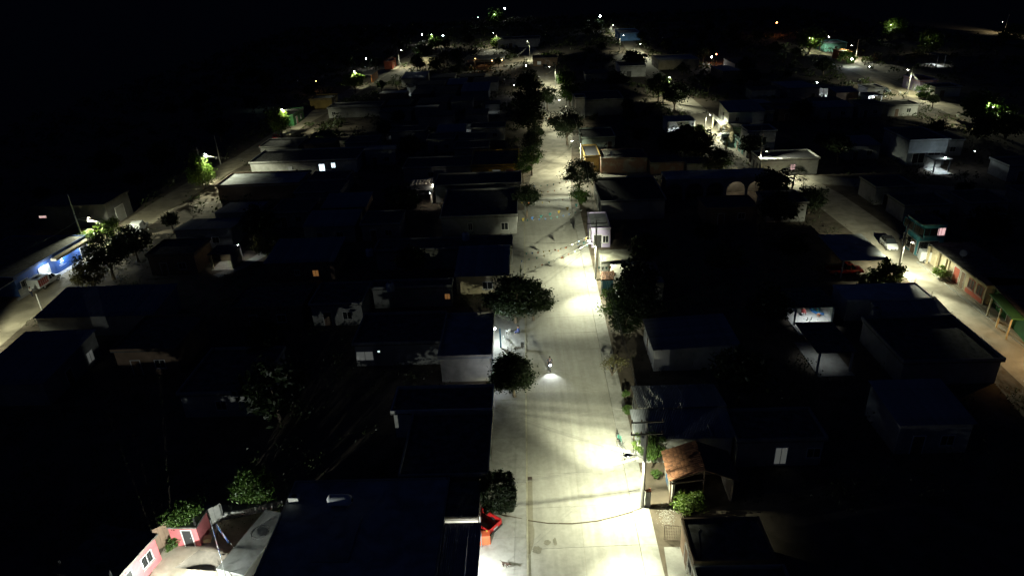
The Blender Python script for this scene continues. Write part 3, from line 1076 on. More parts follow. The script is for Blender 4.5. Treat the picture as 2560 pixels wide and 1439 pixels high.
def person(label, p, head, pose='stand', shirt=(0.05, 0.1, 0.35), legs=(0.04, 0.05, 0.09), z=0.0, group=None, parent_z=None):
    root = thing('person', label, 'person', (p.x, p.y, z), head, group)
    if pose == 'stand':
        J_ = dict(pel=(0, 0, 0.95), sp=(0.02, 0, 1.15), ch=(0.02, 0, 1.36), nk=(0.02, 0, 1.5), hd=(0.05, 0, 1.63), top=(0.04, 0, 1.74))
        leg = [[(0, 0.09, 0.9), (0.05, 0.1, 0.5), (-0.02, 0.11, 0.09), (0.14, 0.12, 0.04)]]
        leg.append([(0, -0.09, 0.9), (-0.02, -0.1, 0.5), (-0.08, -0.11, 0.09), (0.08, -0.12, 0.04)])
        arm = [[(0, 0.19, 1.4), (-0.03, 0.25, 1.13), (0.12, 0.24, 0.92), (0.16, 0.23, 0.85)], [(0, -0.19, 1.4), (0.02, -0.26, 1.13), (0.2, -0.2, 1.0), (0.27, -0.18, 1.0)]]
    else:                                         # sitting on something 0.45 high, or astride
        h = 0.0 if pose == 'sit' else 0.36
        J_ = dict(pel=(0, 0, 0.52 + h), sp=(0.02, 0, 0.74 + h), ch=(0.07, 0, 0.95 + h), nk=(0.09, 0, 1.09 + h), hd=(0.12, 0, 1.22 + h), top=(0.11, 0, 1.33 + h))
        if pose == 'sit':
            leg = [[(0.05, s * 0.1, 0.51), (0.46, s * 0.13, 0.5), (0.45, s * 0.13, 0.09), (0.6, s * 0.14, 0.04)] for s in (1, -1)]
            arm = [[(0.06, s * 0.19, 0.98), (0.02, s * 0.25, 0.72), (0.26, s * 0.18, 0.62), (0.34, s * 0.15, 0.6)] for s in (1, -1)]
        else:
            leg = [[(0.03, s * 0.12, 0.86), (0.38, s * 0.22, 0.72), (0.12, s * 0.2, 0.36), (0.25, s * 0.2, 0.3)] for s in (1, -1)]
            arm = [[(0.08, s * 0.2, 1.34), (0.22, s * 0.3, 1.12), (0.48, s * 0.3, 1.08), (0.56, s * 0.3, 1.08)] for s in (1, -1)]
    v, e, r_ = [], [], []

    def add(p_, q, prev=None):
        v.append(p_)
        r_.append(q)
        if prev is not None:
            e.append((prev, len(v) - 1))
        return len(v) - 1
    pel = add(J_['pel'], 0.125)
    sp = add(J_['sp'], 0.115, pel)
    ch = add(J_['ch'], 0.13, sp)
    nk = add(J_['nk'], 0.055, ch)
    hd = add(J_['hd'], 0.1, nk)
    add(J_['top'], 0.075, hd)
    nose = J_['hd']
    for L_ in leg:
        a = add(L_[0], 0.09, pel)
        a = add(L_[1], 0.062, a)
        a = add(L_[2], 0.045, a)
        add(L_[3], 0.04, a)
    for A in arm:
        a = add(A[0], 0.06, ch)
        a = add(A[1], 0.043, a)
        a = add(A[2], 0.032, a)
        hnd = add(A[3], 0.03, a)
        d = (Vector(A[3]) - Vector(A[2])).normalized()
        sd = d.orthogonal().normalized()
        for i, (o_, l_) in enumerate(((-0.03, 0.07), (-0.01, 0.085), (0.01, 0.08), (0.03, 0.065))):
            add(tuple(Vector(A[3]) + sd * o_ + d * l_ - Vector((0, 0, 0.015))), 0.009, hnd)
        add(tuple(Vector(A[3]) + sd * 0.05 + d * 0.02), 0.011, hnd)
    body = skin('body', v, e, r_, SKINM(), root)
    k = '%.2f%.2f%.2f' % shirt
    q = '%.2f%.2f%.2f' % legs
    sv = [J_['pel'], J_['sp'], J_['ch'], tuple(Vector(J_['ch']).lerp(Vector(J_['nk']), 0.5))] + [arm[0][0], arm[0][1], arm[1][0], arm[1][1]]
    skin('shirt', sv, [(0, 1), (1, 2), (2, 3), (2, 4), (4, 5), (2, 6), (6, 7)], [0.14, 0.13, 0.145, 0.08, 0.075, 0.06, 0.075, 0.06], mat('cloth_' + k, shirt, 0.9, 0.2, 6, 0.1), root)
    lv = [J_['pel']] + leg[0][:3] + leg[1][:3]
    skin('trousers', lv, [(0, 1), (1, 2), (2, 3), (0, 4), (4, 5), (5, 6)], [0.145, 0.105, 0.078, 0.06, 0.105, 0.078, 0.06], mat('cloth_' + q, legs, 0.9, 0.2, 6, 0.1), root)
    hv = Vector(J_['top'])
    MB().lathe([(0.105, -0.09), (0.112, -0.02), (0.09, 0.05), (0.04, 0.085)], 10, (hv.x - 0.02, hv.y, hv.z - 0.01)).build('hair', mat('hair', (0.012, 0.01, 0.009), 0.6, 0.2, 8, 0), root, smooth=True)
    hh = Vector(J_['hd'])
    fc = MB()
    fc.box(hh.x + 0.095, hh.x + 0.13, -0.012, 0.012, hh.z - 0.02, hh.z + 0.02)
    fc.build('nose', SKINM(), root)
    return root


def motorbike(label, p, head):
    root = thing('motorcycle', label, 'motorcycle', (p.x, p.y, 0.045), head)
    ty = mat('tyre', (0.02, 0.02, 0.02))
    for x in (-0.62, 0.62):
        w = MB().wheel((x, 0, 0.3), 0.3, 0.1, 18).build('wheel', ty, root)
        MB().wheel((x, 0, 0.3), 0.19, 0.11, 14).build('rim', GALV(), w)
    pm = paint('moto_blue', (0.03, 0.05, 0.12))
    MB().loft([ring(-0.6, 0.06, 0.55, 0.1, 0.62, 0.08, 0.72), ring(-0.1, 0.12, 0.35, 0.14, 0.55, 0.12, 0.78), ring(0.3, 0.1, 0.5, 0.13, 0.75, 0.1, 0.9)]).build('body', pm, root, bevel=0.02)
    MB().loft([ring(-0.65, 0.08, 0.73, 0.12, 0.78, 0.1, 0.82), ring(0.1, 0.1, 0.79, 0.13, 0.82, 0.1, 0.85)]).build('seat', mat('seat_black', (0.015, 0.015, 0.015), 0.6, 0.1, 3, 0), root)
    MB().tube([(0.62, 0.06, 0.3), (0.42, 0.06, 0.95)], 0.025, 6).tube([(0.62, -0.06, 0.3), (0.42, -0.06, 0.95)], 0.025, 6).build('fork', GALV(), root)
    MB().tube([(0.36, 0.36, 1.02), (0.44, 0.1, 1.0), (0.44, -0.1, 1.0), (0.36, -0.36, 1.02)], 0.018, 6).build('handlebar', DARKM(), root)
    h = MB().lathe([(0.02, -0.06), (0.09, -0.03), (0.1, 0.02)], 12).build('headlight', emit('moto_head', (0.8, 0.9, 1.0), 80), root)
    h.location = (0.55, 0, 0.92)
    h.rotation_euler = (0, math.radians(70), 0)
    lamp_light(root, (0.68, 0, 0.9), 260, (0.88, 0.95, 1.0), 'SPOT', 0.04, 95, 0.7, aim=(1, 0, -0.55))
    return root


def bicycle(label, p, head, col, z=0.14):
    root = thing('bicycle', label, 'bicycle', (p.x, p.y, z), head, 'bicycles left by the right kerb')
    m = paint('bike_%.2f' % col[1], col)
    for x in (-0.5, 0.5):
        w = MB().tube([(x + 0.32 * math.cos(t), 0, 0.33 + 0.32 * math.sin(t)) for t in [i * math.pi / 9 for i in range(19)]], 0.022, 5, cap=False).build('wheel', mat('tyre', (0.02, 0.02, 0.02)), root)
        sp = MB()
        for i in range(8):
            t = i * math.pi / 4
            sp.tube([(x, 0, 0.33), (x + 0.3 * math.cos(t), 0, 0.33 + 0.3 * math.sin(t))], 0.005, 3)
        sp.build('rim', GALV(), w)
    fr = MB()
    for a, b in (((-0.5, 0, 0.33), (-0.1, 0, 0.3)), ((-0.1, 0, 0.3), (-0.22, 0, 0.82)), ((-0.5, 0, 0.33), (-0.2, 0, 0.72)), ((-0.2, 0, 0.72), (0.34, 0, 0.75)), ((-0.1, 0, 0.3), (0.34, 0, 0.68)), ((0.5, 0, 0.33), (0.3, 0, 0.95))):
        fr.tube([a, b], 0.022, 6)
    fr.build('frame', m, root)
    MB().loft([ring(-0.36, 0.08, 0.82, 0.08, 0.86), ring(-0.08, 0.02, 0.83, 0.02, 0.86)]).build('saddle', mat('seat_black', (0.015, 0.015, 0.015), 0.6, 0.1, 3, 0), root)
    MB().tube([(0.22, 0.28, 0.98), (0.3, 0.05, 0.97), (0.3, -0.05, 0.97), (0.22, -0.28, 0.98)], 0.016, 5).build('handlebar', DARKM(), root)
    MB().tube([(-0.1, -0.12, 0.22), (-0.1, 0.12, 0.38)], 0.02, 5).build('pedals', DARKM(), root)
    return root


def dog(label, p, head, z):
    root = thing('dog', label, 'dog', (p.x, p.y, z), head)
    v = [(-0.25, 0, 0.42), (-0.05, 0, 0.43), (0.15, 0, 0.42), (0.27, 0, 0.47), (0.38, 0, 0.5), (0.5, 0, 0.46), (0.57, 0, 0.44),
         (-0.36, 0, 0.48), (-0.48, 0, 0.56), (-0.56, 0, 0.58)]
    e = [(0, 1), (1, 2), (2, 3), (3, 4), (4, 5), (5, 6), (0, 7), (7, 8), (8, 9)]
    r_ = [0.085, 0.085, 0.11, 0.07, 0.075, 0.04, 0.03, 0.025, 0.018, 0.012]
    for s in (-1, 1):
        k = len(v)
        f = 0.06 * s
        v += [(0.16, s * 0.07, 0.33), (0.13 + f, s * 0.07, 0.17), (0.16 + f, s * 0.07, 0.05), (0.2 + f, s * 0.07, 0.02)]
        e += [(2, k), (k, k + 1), (k + 1, k + 2), (k + 2, k + 3)]
        r_ += [0.05, 0.03, 0.022, 0.025]
        k = len(v)
        v += [(-0.24, s * 0.07, 0.32), (-0.18 - f, s * 0.07, 0.25), (-0.3 - f, s * 0.07, 0.14), (-0.27 - f, s * 0.07, 0.03), (-0.22 - f, s * 0.07, 0.02)]
        e += [(0, k), (k, k + 1), (k + 1, k + 2), (k + 2, k + 3), (k + 3, k + 4)]
        r_ += [0.065, 0.045, 0.025, 0.02, 0.024]
    skin('body', v, e, r_, mat('dog_fur', (0.05, 0.028, 0.016), 0.9, 0.6, 5, 0.3), root, 1)
    for s in (-1, 1):
        MB().lathe([(0.03, 0), (0.022, 0.05), (0.004, 0.09)], 6, (0.36, s * 0.05, 0.54)).build('ear', mat('dog_fur', (0.2, 0.13, 0.075)), root)
    return root


def chair(label, p, head, z=0.15):
    root = thing('plastic_chair', label, 'chair', (p.x, p.y, z), head, 'white plastic chairs on the left pavement')
    m = mat('white_plastic', (0.7, 0.72, 0.72), 0.4, 0.05, 3, 0)
    MB().box(-0.22, 0.22, -0.22, 0.22, 0.41, 0.45).build('seat', m, root, bevel=0.02)
    MB().loft([[(-0.25, -0.22, 0.45), (-0.21, -0.22, 0.45), (-0.21, 0.22, 0.45), (-0.25, 0.22, 0.45)], [(-0.35, -0.2, 0.85), (-0.31, -0.2, 0.85), (-0.31, 0.2, 0.85), (-0.35, 0.2, 0.85)]]).build('backrest', m, root)
    for sx in (-1, 1):
        for sy in (-1, 1):
            MB().tube([(sx * 0.2, sy * 0.2, 0.41), (sx * 0.25, sy * 0.24, 0.0)], 0.025, 5).build('leg', m, root)
    for sy in (-1, 1):
        MB().tube([(0.2, sy * 0.24, 0.45), (0.18, sy * 0.26, 0.65), (-0.28, sy * 0.24, 0.66)], 0.022, 5).build('armrest', m, root)
    return root


def water_tank(label, loc, r=0.55, h=1.1, col=(0.42, 0.45, 0.47), lying=False, ang=0, group='roof water tanks'):
    root = thing('water_tank', label, 'water tank', loc, ang, group)
    m = mat('tank_%.2f' % col[0], col, 0.5, 0.1, 2, 0.02)
    prof = [(r * 0.55, 0), (r * 0.92, 0.06 * h), (r, 0.12 * h)]
    for i in range(8):
        z = 0.15 + 0.08 * i
        prof += [(r, z * h), (r * 0.97, (z + 0.03) * h)]
    prof += [(r, 0.83 * h), (r * 0.75, 0.95 * h), (r * 0.35, h)]
    t = MB().lathe(prof, 18).build('tank', m, root, smooth=True)
    cp = MB().lathe([(r * 0.34, 0), (r * 0.34, 0.07), (r * 0.1, 0.09)], 12, (0, 0, h)).build('lid', mat('tank_lid', (0.05, 0.05, 0.05), 0.5, 0.1, 2, 0), root)
    if lying:
        t.rotation_euler = (0, math.pi / 2, 0)
        cp.rotation_euler = (0, math.pi / 2, 0)
        t.location = cp.location = (-h / 2, 0, r + 0.1)
        for s in (-1, 1):
            MB().box(s * h * 0.3 - 0.08, s * h * 0.3 + 0.08, -r * 0.8, r * 0.8, 0, 0.25).build('cradle', WALK(), root)
    return root


def dish(label, loc, az, r=0.4):
    root = thing('satellite_dish', label, 'satellite dish', loc, az, 'satellite dishes on roofs')
    d = MB().lathe([(0.02, 0), (r * 0.5, r * 0.07), (r, r * 0.27), (r * 0.98, r * 0.3), (r * 0.5, r * 0.1), (0.02, r * 0.03)], 18).build('reflector', mat('dish_grey', (0.5, 0.52, 0.53), 0.5, 0.1, 2, 0), root, smooth=True)
    d.location = (0, 0, 0.75)
    d.rotation_euler = (math.radians(55), 0, 0)
    MB().tube([(0, 0, 0), (0, 0, 0.75)], 0.03, 6).build('mast', GALV(), root)
    MB().tube([(0, -0.02, 0.6), (0, -0.5, 0.92)], 0.012, 5).box(-0.05, 0.05, -0.56, -0.48, 0.88, 0.97).build('feed_arm', GALV(), root)
    return root


PENN = {}


def bunting(label, a, b, n=12, sag=0.5, size=0.34, group='pennant strings across the main street'):
    a, b = Vector(a), Vector(b)
    root = thing('bunting', label, 'bunting', a, 0, group)
    pts = [a.lerp(b, i / 24) - Vector((0, 0, 4 * sag * (i / 24) * (1 - i / 24))) - a for i in range(25)]
    MB().tube([tuple(p) for p in pts], 0.012, 4, cap=False).build('cord', mat('cord_grey', (0.2, 0.2, 0.19), 0.7, 0.1, 2, 0), root)
    cols = [(0.34, 0.34, 0.33), (0.4, 0.12, 0.03), (0.03, 0.16, 0.15), (0.32, 0.24, 0.04), (0.03, 0.11, 0.3)]
    d = (b - a).normalized()
    az = math.atan2(d.y, d.x)
    for i in range(n):
        t = (i + 0.5) / n
        p = a.lerp(b, t) - Vector((0, 0, 4 * sag * t * (1 - t))) - a
        k = random.randrange(5)
        if k not in PENN:
            mb = MB()
            mb.loft([[(-0.5, -0.01, 0), (0.5, -0.01, 0), (0.5, 0.01, 0), (-0.5, 0.01, 0)], [(-0.02, 0.05, -1.1), (0.02, 0.05, -1.1), (0.02, 0.065, -1.1), (-0.02, 0.065, -1.1)]])
            PENN[k] = mb.mesh('pennant', mat('pennant_%d' % k, cols[k], 0.7, 0.1, 4, 0))
        o = put('pennant', PENN[k], root, p - Vector((0, 0, 0.01)), az)
        o.scale = (size, size, size * random.uniform(0.9, 1.1))
        o.rotation_euler[0] = random.uniform(-0.4, 0.4)
    return root


def tile_slope(parent, o, ax, dn, nx, ny, w, ln):
    "barrel tiles: o ridge corner, ax unit along the eave, dn unit down the slope"
    key = ('tile', round(w, 2), round(ln, 2))
    if key not in CORR:
        b = MB()
        n = 6
        for s0, s1 in ((0, 1),):
            r0_, r1_ = [], []
            for i in range(n + 1):
                t = math.pi * i / n
                r0_.append((w * 0.5 - w * 0.46 * math.cos(t), 0, w * 0.36 * math.sin(t) + 0.02))
                r1_.append((w * 0.5 - w * 0.55 * math.cos(t), ln, w * 0.44 * math.sin(t) + 0.02))
            for i in range(n):
                b.face(r0_[i], r0_[i + 1], r1_[i + 1], r1_[i])
            b.face(*r1_)
        CORR[key] = b.mesh('tile', TILE())
    up = ax.cross(dn).normalized()
    if up.z < 0:
        up = -up
    for j in range(ny):
        for i in range(nx):
            s = put('tile', CORR[key], parent)
            m = Matrix.Identity(4)
            jx = random.uniform(-0.012, 0.012)
            dd = (dn + ax * random.uniform(-0.05, 0.05)).normalized()
            aa = (ax - dd * ax.dot(dd)).normalized()
            for q in range(3):
                m[q][0], m[q][1], m[q][2] = aa[q], dd[q], up[q]
                m[q][3] = (o + ax * (i * w + jx) + dn * (j * ln * 0.86 + random.uniform(-0.04, 0.04)))[q] + up[q] * (0.02 + 0.01 * random.random())
            s.matrix_local = m

# ================================================================ the place
WHITE = PLAST('white', (0.55, 0.55, 0.52))
CREAM = PLAST('cream', (0.52, 0.45, 0.30))
GREYW = PLAST('grey', (0.30, 0.30, 0.28))
YELL = PLAST('yellow', (0.55, 0.33, 0.05))
PINK = PLAST('pink', (0.55, 0.14, 0.15))
BLUE = PLAST('blue', (0.05, 0.12, 0.38))
CYAN = PLAST('cyan', (0.07, 0.36, 0.46))
GREENW = PLAST('green', (0.025, 0.13, 0.035))
LILAC = PLAST('lilac', (0.42, 0.36, 0.55))
TEALW = PLAST('teal', (0.16, 0.40, 0.35))
REDW = PLAST('red', (0.42, 0.10, 0.06))
BROWNW = PLAST('brown', (0.22, 0.15, 0.10))
ORANGEW = PLAST('orange', (0.55, 0.20, 0.05))
PALEROOF = mat('pale_roof', (0.36, 0.38, 0.40), 0.7, 0.3, 0.7, 0.15, stains=0.35)
WHITEROOF = mat('white_roof_paint', (0.62, 0.63, 0.64), 0.6, 0.2, 0.8, 0.1, stains=0.25)
REDROOF = mat('terracotta_roof', (0.32, 0.10, 0.05), 0.8, 0.3, 1.5, 0.2)


def ang_of(a, b):
    return -math.atan2(b.x - a.x, b.y - a.y)


def porch(label, quad, h, floor, power, col=COOL, ang=-SL, wall=None, group=None, posts=True, side_walls=(3, 2), roofm=None, lamp_at=(0.5, 0.35), rect=None, cat='porch', floor_ext=0.0, name='open_porch'):
    cx, cy, w, d = rect if rect else rect_from(quad, h, ang)
    w, d = max(w, 2.5), max(d, 2.5)
    root = thing(name, label, cat, (cx, cy, 0), ang, group)
    RECTS.append((cx, cy, w / 2 + 0.5, d / 2 + 0.5))
    hw, hd = w / 2, d / 2
    MB().box(-hw - 0.2, hw + 0.2, -hd - 0.2, hd + 0.2, h, h + 0.12).build('roof', roofm or ROOFC(), root)
    MB().box(-hw, hw, -hd - floor_ext, hd, 0.02, 0.08).build('floor', floor, root)
    wl = wall or WHITE
    if 2 in side_walls:
        MB().box(-hw, hw, hd - 0.15, hd, 0.083, h - 0.003).build('wall', wl, root)
    if 3 in side_walls:
        MB().box(-hw, -hw + 0.15, -hd, hd - 0.153, 0.083, h - 0.003).build('wall', wl, root)
    if 1 in side_walls:
        MB().box(hw - 0.15, hw, -hd, hd - 0.153, 0.083, h - 0.003).build('wall', wl, root)
    if posts:
        n = max(2, int(w / 4) + 1)
        for i in range(n):
            x = -hw + 0.2 + (w - 0.4) * i / (n - 1)
            MB().box(x - 0.1, x + 0.1, -hd - 0.05, -hd + 0.15, 0.083, h - 0.003).build('post', wl, root)
    if power:
        p = Vector((-hw + w * lamp_at[0], -hd + d * lamp_at[1], h - 0.25))
        b = MB().lathe([(0.03, 0.08), (0.07, 0.03), (0.07, -0.05), (0.03, -0.09)], 8, p).build('ceiling_lamp', emit('bulb_ceiling', (0.9, 0.97, 1.0), 30), root)
        lamp_light(b, p - Vector((0, 0, 0.14)), power * 0.6, col, 'SPOT', 0.06, 125, 0.5, aim=(0, 0.001, -1))
    return root, w, d


# ---- right side of the main street, near to far
house('dark flat roof at the very bottom right beside the paved forecourt', [(1770, 1560), (2010, 1560), (1955, 1428), (1745, 1428)], 2.8, GREYW)
r1, w1, d1 = house('grey stained concrete roof with low brown kerb beside the fallen gate', [(1736, 1408), (1925, 1405), (1908, 1304), (1704, 1299)], 2.8, BROWNW, parapet=0.22, over=0.1, ops=[(3, 0.5, 1.0, 0, 2.1, 'door'), (3, 0.8, 1.1, 1.0, 1.0, 'window')])
# a hose that lies on that roof
q = [(1748, 1318), (1752, 1322), (1746, 1330), (1748, 1345), (1751, 1370), (1750, 1395), (1747, 1404)]
tag(MB().tube([tuple(P(x, y, 2.98)) for x, y in q], 0.03, 5).build('garden_hose', DARKM()), 'thin black hose lying on the grey concrete roof', 'hose')
MB_ = None
# tile-roofed cottage
e0, e1 = P(1655, 1128, 2.5), P(1674, 1203, 2.5)
ax = (e1 - e0).normalized()
length = (e1 - e0).length
wd = 3.1
outw = Vector((ax.y, -ax.x, 0))
if outw.x < 0:
    outw = -outw
cot = thing('cottage', 'small cottage with broken clay tile roof behind the near pole', 'house', e0 + Vector((0, 0, -2.5)), 0)
RECTS.append((e0.x + 3, e0.y - 2.2, 4.0, 3.6))
wl = MB()
c0, c1 = ax * 0.15 + outw * 0.35, ax * (length - 0.15) + outw * 0.35
wl.prism([tuple(c0.xy), tuple(c1.xy), tuple((c1 + outw * 0.2).xy), tuple((c0 + outw * 0.2).xy)], 0, 2.42)
f0, f1 = c0 + outw * 5.2, c1 + outw * 5.2
wl.prism([tuple(f0.xy), tuple(f1.xy), tuple((f1 + outw * 0.2).xy), tuple((f0 + outw * 0.2).xy)], 0, 2.42)
wl.prism([tuple((c0 + outw * 0.203).xy), tuple((c0 + outw * 0.203 + ax * 0.2).xy), tuple((f0 - outw * 0.003 + ax * 0.2).xy), tuple((f0 - outw * 0.003).xy)], 0, [2.42, 2.42, 2.42, 2.42])
wl.build('wall', PLAST('lime', (0.5, 0.47, 0.40)), cot)
MB().prism([tuple((c0 - outw * 0.01 + ax * 0.9).xy), tuple((c0 - outw * 0.01 + ax * 1.8).xy), tuple((c0 - outw * 0.05 + ax * 1.8).xy), tuple((c0 - outw * 0.05 + ax * 0.9).xy)], 0.05, 2.0).build('door', mat('door_blue', (0.06, 0.14, 0.25), 0.6, 0.2, 4, 0.1), cot)
rise = 1.25
dn = -(outw * wd + Vector((0, 0, rise))).normalized()
sl_len = math.hypot(wd, rise)
rf = MB()
rid = outw * wd + Vector((0, 0, 2.5 + rise))
for s0, m_ in ((0, 1), (1, -1)):
    a = Vector((0, 0, 2.46)) if s0 == 0 else outw * 2 * wd + Vector((0, 0, 2.46))
    rg = rid - Vector((0, 0, 0.04))
    t = Vector((0, 0, -0.05))
    rf.loft([[a, a + ax * length, a + ax * length + t, a + t], [rg, rg + ax * length, rg + ax * length + t, rg + t]])
roof_o = rf.build('roof', WOOD(), cot)
nx = int(length / 0.24)
tile_slope(roof_o, rid, ax, dn, nx, 9, length / nx, sl_len / (9 * 0.86) * 1.0)
# near gable beam and posts
b = MB()
gp = ax * (length + 0.1) + Vector((0, 0, 2.35))
b.tube([tuple(gp), tuple(gp + outw * wd + Vector((0, 0, rise * 0.35)))], 0.09, 6)
b.build('beam', WOOD(), cot)
for t in (0.05, 0.98):
    MB().tube([tuple(ax * length * 0.98 + outw * wd * t + Vector((0, 0, 0))), tuple(ax * length * 0.98 + outw * wd * t + Vector((0, 0, 2.45 + rise * t * 0.9)))], 0.07, 6).build('post', WOOD(), cot)
# garden wall, meter pillar
p = P(1617, 1268)
pil = thing('meter_pillar', 'short grey concrete pillar with broken brick top beside the near pole', 'pillar', (p.x + 0.1, p.y + 0.15, 0))
MB().box(-0.22, 0.22, -0.14, 0.14, 0, 1.75).build('shaft', GREYW, pil)
for i, (x, y, z_, a) in enumerate(((-0.12, 0, 1.75, 0.1), (0.12, 0.0, 1.75, -0.1), (0.0, 0.02, 1.87, 0.3), (0.13, 0.05, 1.87, 1.2))):
    o = MB().box(-0.12, 0.12, -0.06, 0.06, 0.003, 0.11).build('brick', mat('loose_brick', (0.30, 0.10, 0.06), 0.9, 0.3, 6, 0.3), pil)
    o.location = (x, y, z_)
    o.rotation_euler[2] = a
# gabled sheet-roof house
house('blue grey corrugated roof sloping up to a pale ridge above the near pole', [(1595, 1031), (1806, 1030), (1785, 967), (1588, 965)], 3.0, PLAST('lime', (0.5, 0.47, 0.40)), 'sheet', high='near', rise=0.7, ops=[(3, 0.5, 1.0, 0, 2.1, 'door'), (3, 0.2, 1.1, 1.0, 1.0, 'window')])
house('lamplit corrugated roof just behind the near pole crossarms', [(1592, 1093), (1828, 1095), (1815, 1038), (1581, 1038)], 2.9, WHITE, 'sheet', high='far', rise=0.6, ops=[(3, 0.5, 1.0, 0, 2.1, 'door')])
MB_ = [MB().tube([tuple(P(1770, 1062, 3.35)), tuple(P(1782, 1090, 3.2))], 0.12, 8).build('drainpipe', WALK())]
tag(MB_[0], 'length of pale pipe lying on the lamplit corrugated roof', 'pipe')
house('long unlit flat roof with a small glowing pane on its near side', [(1835, 1100), (2068, 1102), (2015, 1032), (1822, 1031)], 3.0, GREYW, ops=[(0, 0.52, 1.1, 0.3, 1.9, 'dim'), (0, 0.9, 1.2, 1.0, 1.0, 'window')])  # glowing pane stands for a lit piece of wall
house('dark corrugated roof behind the pale wall corner above the bare kerb bush', [(1634, 872), (1850, 872), (1800, 797), (1612, 799)], 2.9, WHITE, 'sheet', high='right', rise=0.5, ops=[(3, 0.4, 1.0, 0, 2.1, 'door')])
hl, wl_, dl_ = house('small lilac house with arched dark porch beside the second lamp pole', [(1480, 573), (1526, 573), (1514, 534), (1468, 535)], 3.3, LILAC, roofm=PALEROOF, parapet=0.2, over=0.1, ops=[(0, 0.33, 1.3, 0.0, 2.3, 'door', mat('shade_panel', (0.02, 0.02, 0.02), 0.9, 0.1, 2, 0)), (0, 0.75, 0.9, 0.9, 1.2, 'window'), (3, 0.6, 1.0, 0, 2.1, 'door')])  # dark door panel carries the shade of the open porch in its colour
house('flat mossy concrete roof between the lilac house and the tiled canopy', [(1502, 655), (1590, 652), (1578, 624), (1497, 627)], 2.7, GREYW, parapet=0, roofm=mat('mossy_roof', (0.27, 0.27, 0.22), 0.9, 0.35, 0.7, 0.2, stains=0.5), over=0.05)
h6, w6, d6 = house('pale washed roof and wall beside the tiled canopy, trees below it', [(1533, 706), (1660, 714), (1640, 657), (1530, 655)], 2.6, PLAST('lime', (0.5, 0.47, 0.40)), parapet=0, roofm=mat('washed_roof', (0.38, 0.37, 0.32), 0.9, 0.3, 0.6, 0.2, stains=0.45), over=0.05, ops=[(0, 0.2, 1.0, 0, 2.1, 'door')])
# tiled canopy with blue gate
cq = [P(1503, 700, 2.4), P(1531, 700, 2.4), P(1531, 683, 2.9), P(1502, 683, 2.9)]
can = thing('tiled_canopy', 'small red and cream tiled canopy over a gate by the second pole', 'canopy', (cq[0].x, cq[0].y, 0), 0)
RECTS.append((cq[0].x + 1, cq[0].y + 1, 1.5, 1.5))
o0 = Vector((0, 1.5, 3.05))
dnc = Vector((0, -1.6, -0.62)).normalized()
MB().loft([[Vector((0, 1.5, 3.0)), Vector((2.1, 1.5, 3.0)), Vector((2.1, 1.5, 2.95)), Vector((0, 1.5, 2.95))], [Vector((0, -0.1, 2.38)), Vector((2.1, -0.1, 2.38)), Vector((2.1, -0.1, 2.33)), Vector((0, -0.1, 2.33))]]).build('deck', WOOD(), can)
tile_slope(can, o0, Vector((1, 0, 0)), dnc, 8, 4, 0.262, 0.46)
for x in (0.05, 2.0):
    MB().box(x, x + 0.14, -0.05, 0.1, 0, 2.35).build('post', WHITE, can)
MB().box(0.2, 1.98, 1.36, 1.42, 0.05, 2.2).build('gate', mat('gate_blue', (0.03, 0.12, 0.17), 0.5, 0.2, 3, 0.1), can)
# small yard fence of rails by the lilac house
fp = P(1500, 617)
fe = thing('railing', 'thin metal railing of the yard in front of the lilac house', 'fence', (fp.x, fp.y, 0))
for i in range(9):
    MB().tube([(i * 0.55, 0, 0), (i * 0.55, 0, 1.25)], 0.03, 5).build('post', DARKM(), fe)
for z_ in (0.35, 1.2):
    MB().tube([(0, 0, z_), (4.4, 0, z_)], 0.022, 5).build('rail', DARKM(), fe)
tag(MB().loft([[P(1538, 598, 1.9), P(1556, 598, 1.9), P(1556, 598, 1.84), P(1538, 598, 1.84)], [P(1537, 581, 2.6), P(1554, 581, 2.6), P(1554, 581, 2.54), P(1537, 581, 2.54)]]).build('lean_to_roof', TILE()), 'tiny orange lean-to roof beside the lilac house', 'roof')
# large dark building with arcade
house('wide unlit roof behind the round street tree, white ledge at its corner', [(1500, 503), (1655, 503), (1640, 446), (1487, 447)], 3.6, GREYW, parapet=0.25, roofm=mat('shade_roof', (0.035, 0.035, 0.04), 0.9, 0.3, 1, 0.2), ops=[(3, 0.3, 1.2, 0, 2.2, 'door'), (3, 0.75, 1.2, 1.0, 1.1, 'window')])  # very dark roof colour stands for a roof out of the lamplight
cx, cy, w, d = rect_from([(1660, 449), (1932, 445), (1906, 424), (1655, 430)], 4.2, -SL)
arc = thing('arcade_building', 'long dark building with lit arches near the cross street', 'building', (cx, cy, 0), -SL)
RECTS.append((cx, cy, w / 2, d / 2 + 2))
MB().box(-w / 2, w / 2, -d / 2, d / 2, 4.2, 4.45).build('roof', PALEROOF, arc)
MB().box(-w / 2, w / 2, d / 2 - 1.6, d / 2 - 0.2, 0, 4.19).build('wall', PLAST('arcade', (0.40, 0.36, 0.28)), arc)
aw = MB()
step = 0.2
x = -w / 2
cents = [w * 0.20 - w / 2 + i * 3.9 for i in range(5)] if False else [w / 2 - 2.6 - i * 4.1 for i in range(int(w / 4.1))]
while x < w / 2 - 0.01:
    xm = x + step / 2
    zt = 0
    for c_ in cents:
        if abs(xm - c_) < 1.75:
            zt = max(zt, 1.7 + math.sqrt(max(0, 1.75 ** 2 - (xm - c_) ** 2)))
    aw.box(x, min(x + step, w / 2), -d / 2 + 0.02, -d / 2 + 0.3, zt, 4.198)
    x += step
aw.build('arched_wall', GREYW, arc)
MB().box(cents[1] - 2.1, cents[1] - 1.95, -d / 2 + 0.31, d / 2 - 1.61, 0, 4.195).build('added_bay_wall', GREYW, arc)  # added wall, stops light of the lit arches spreading along the arcade
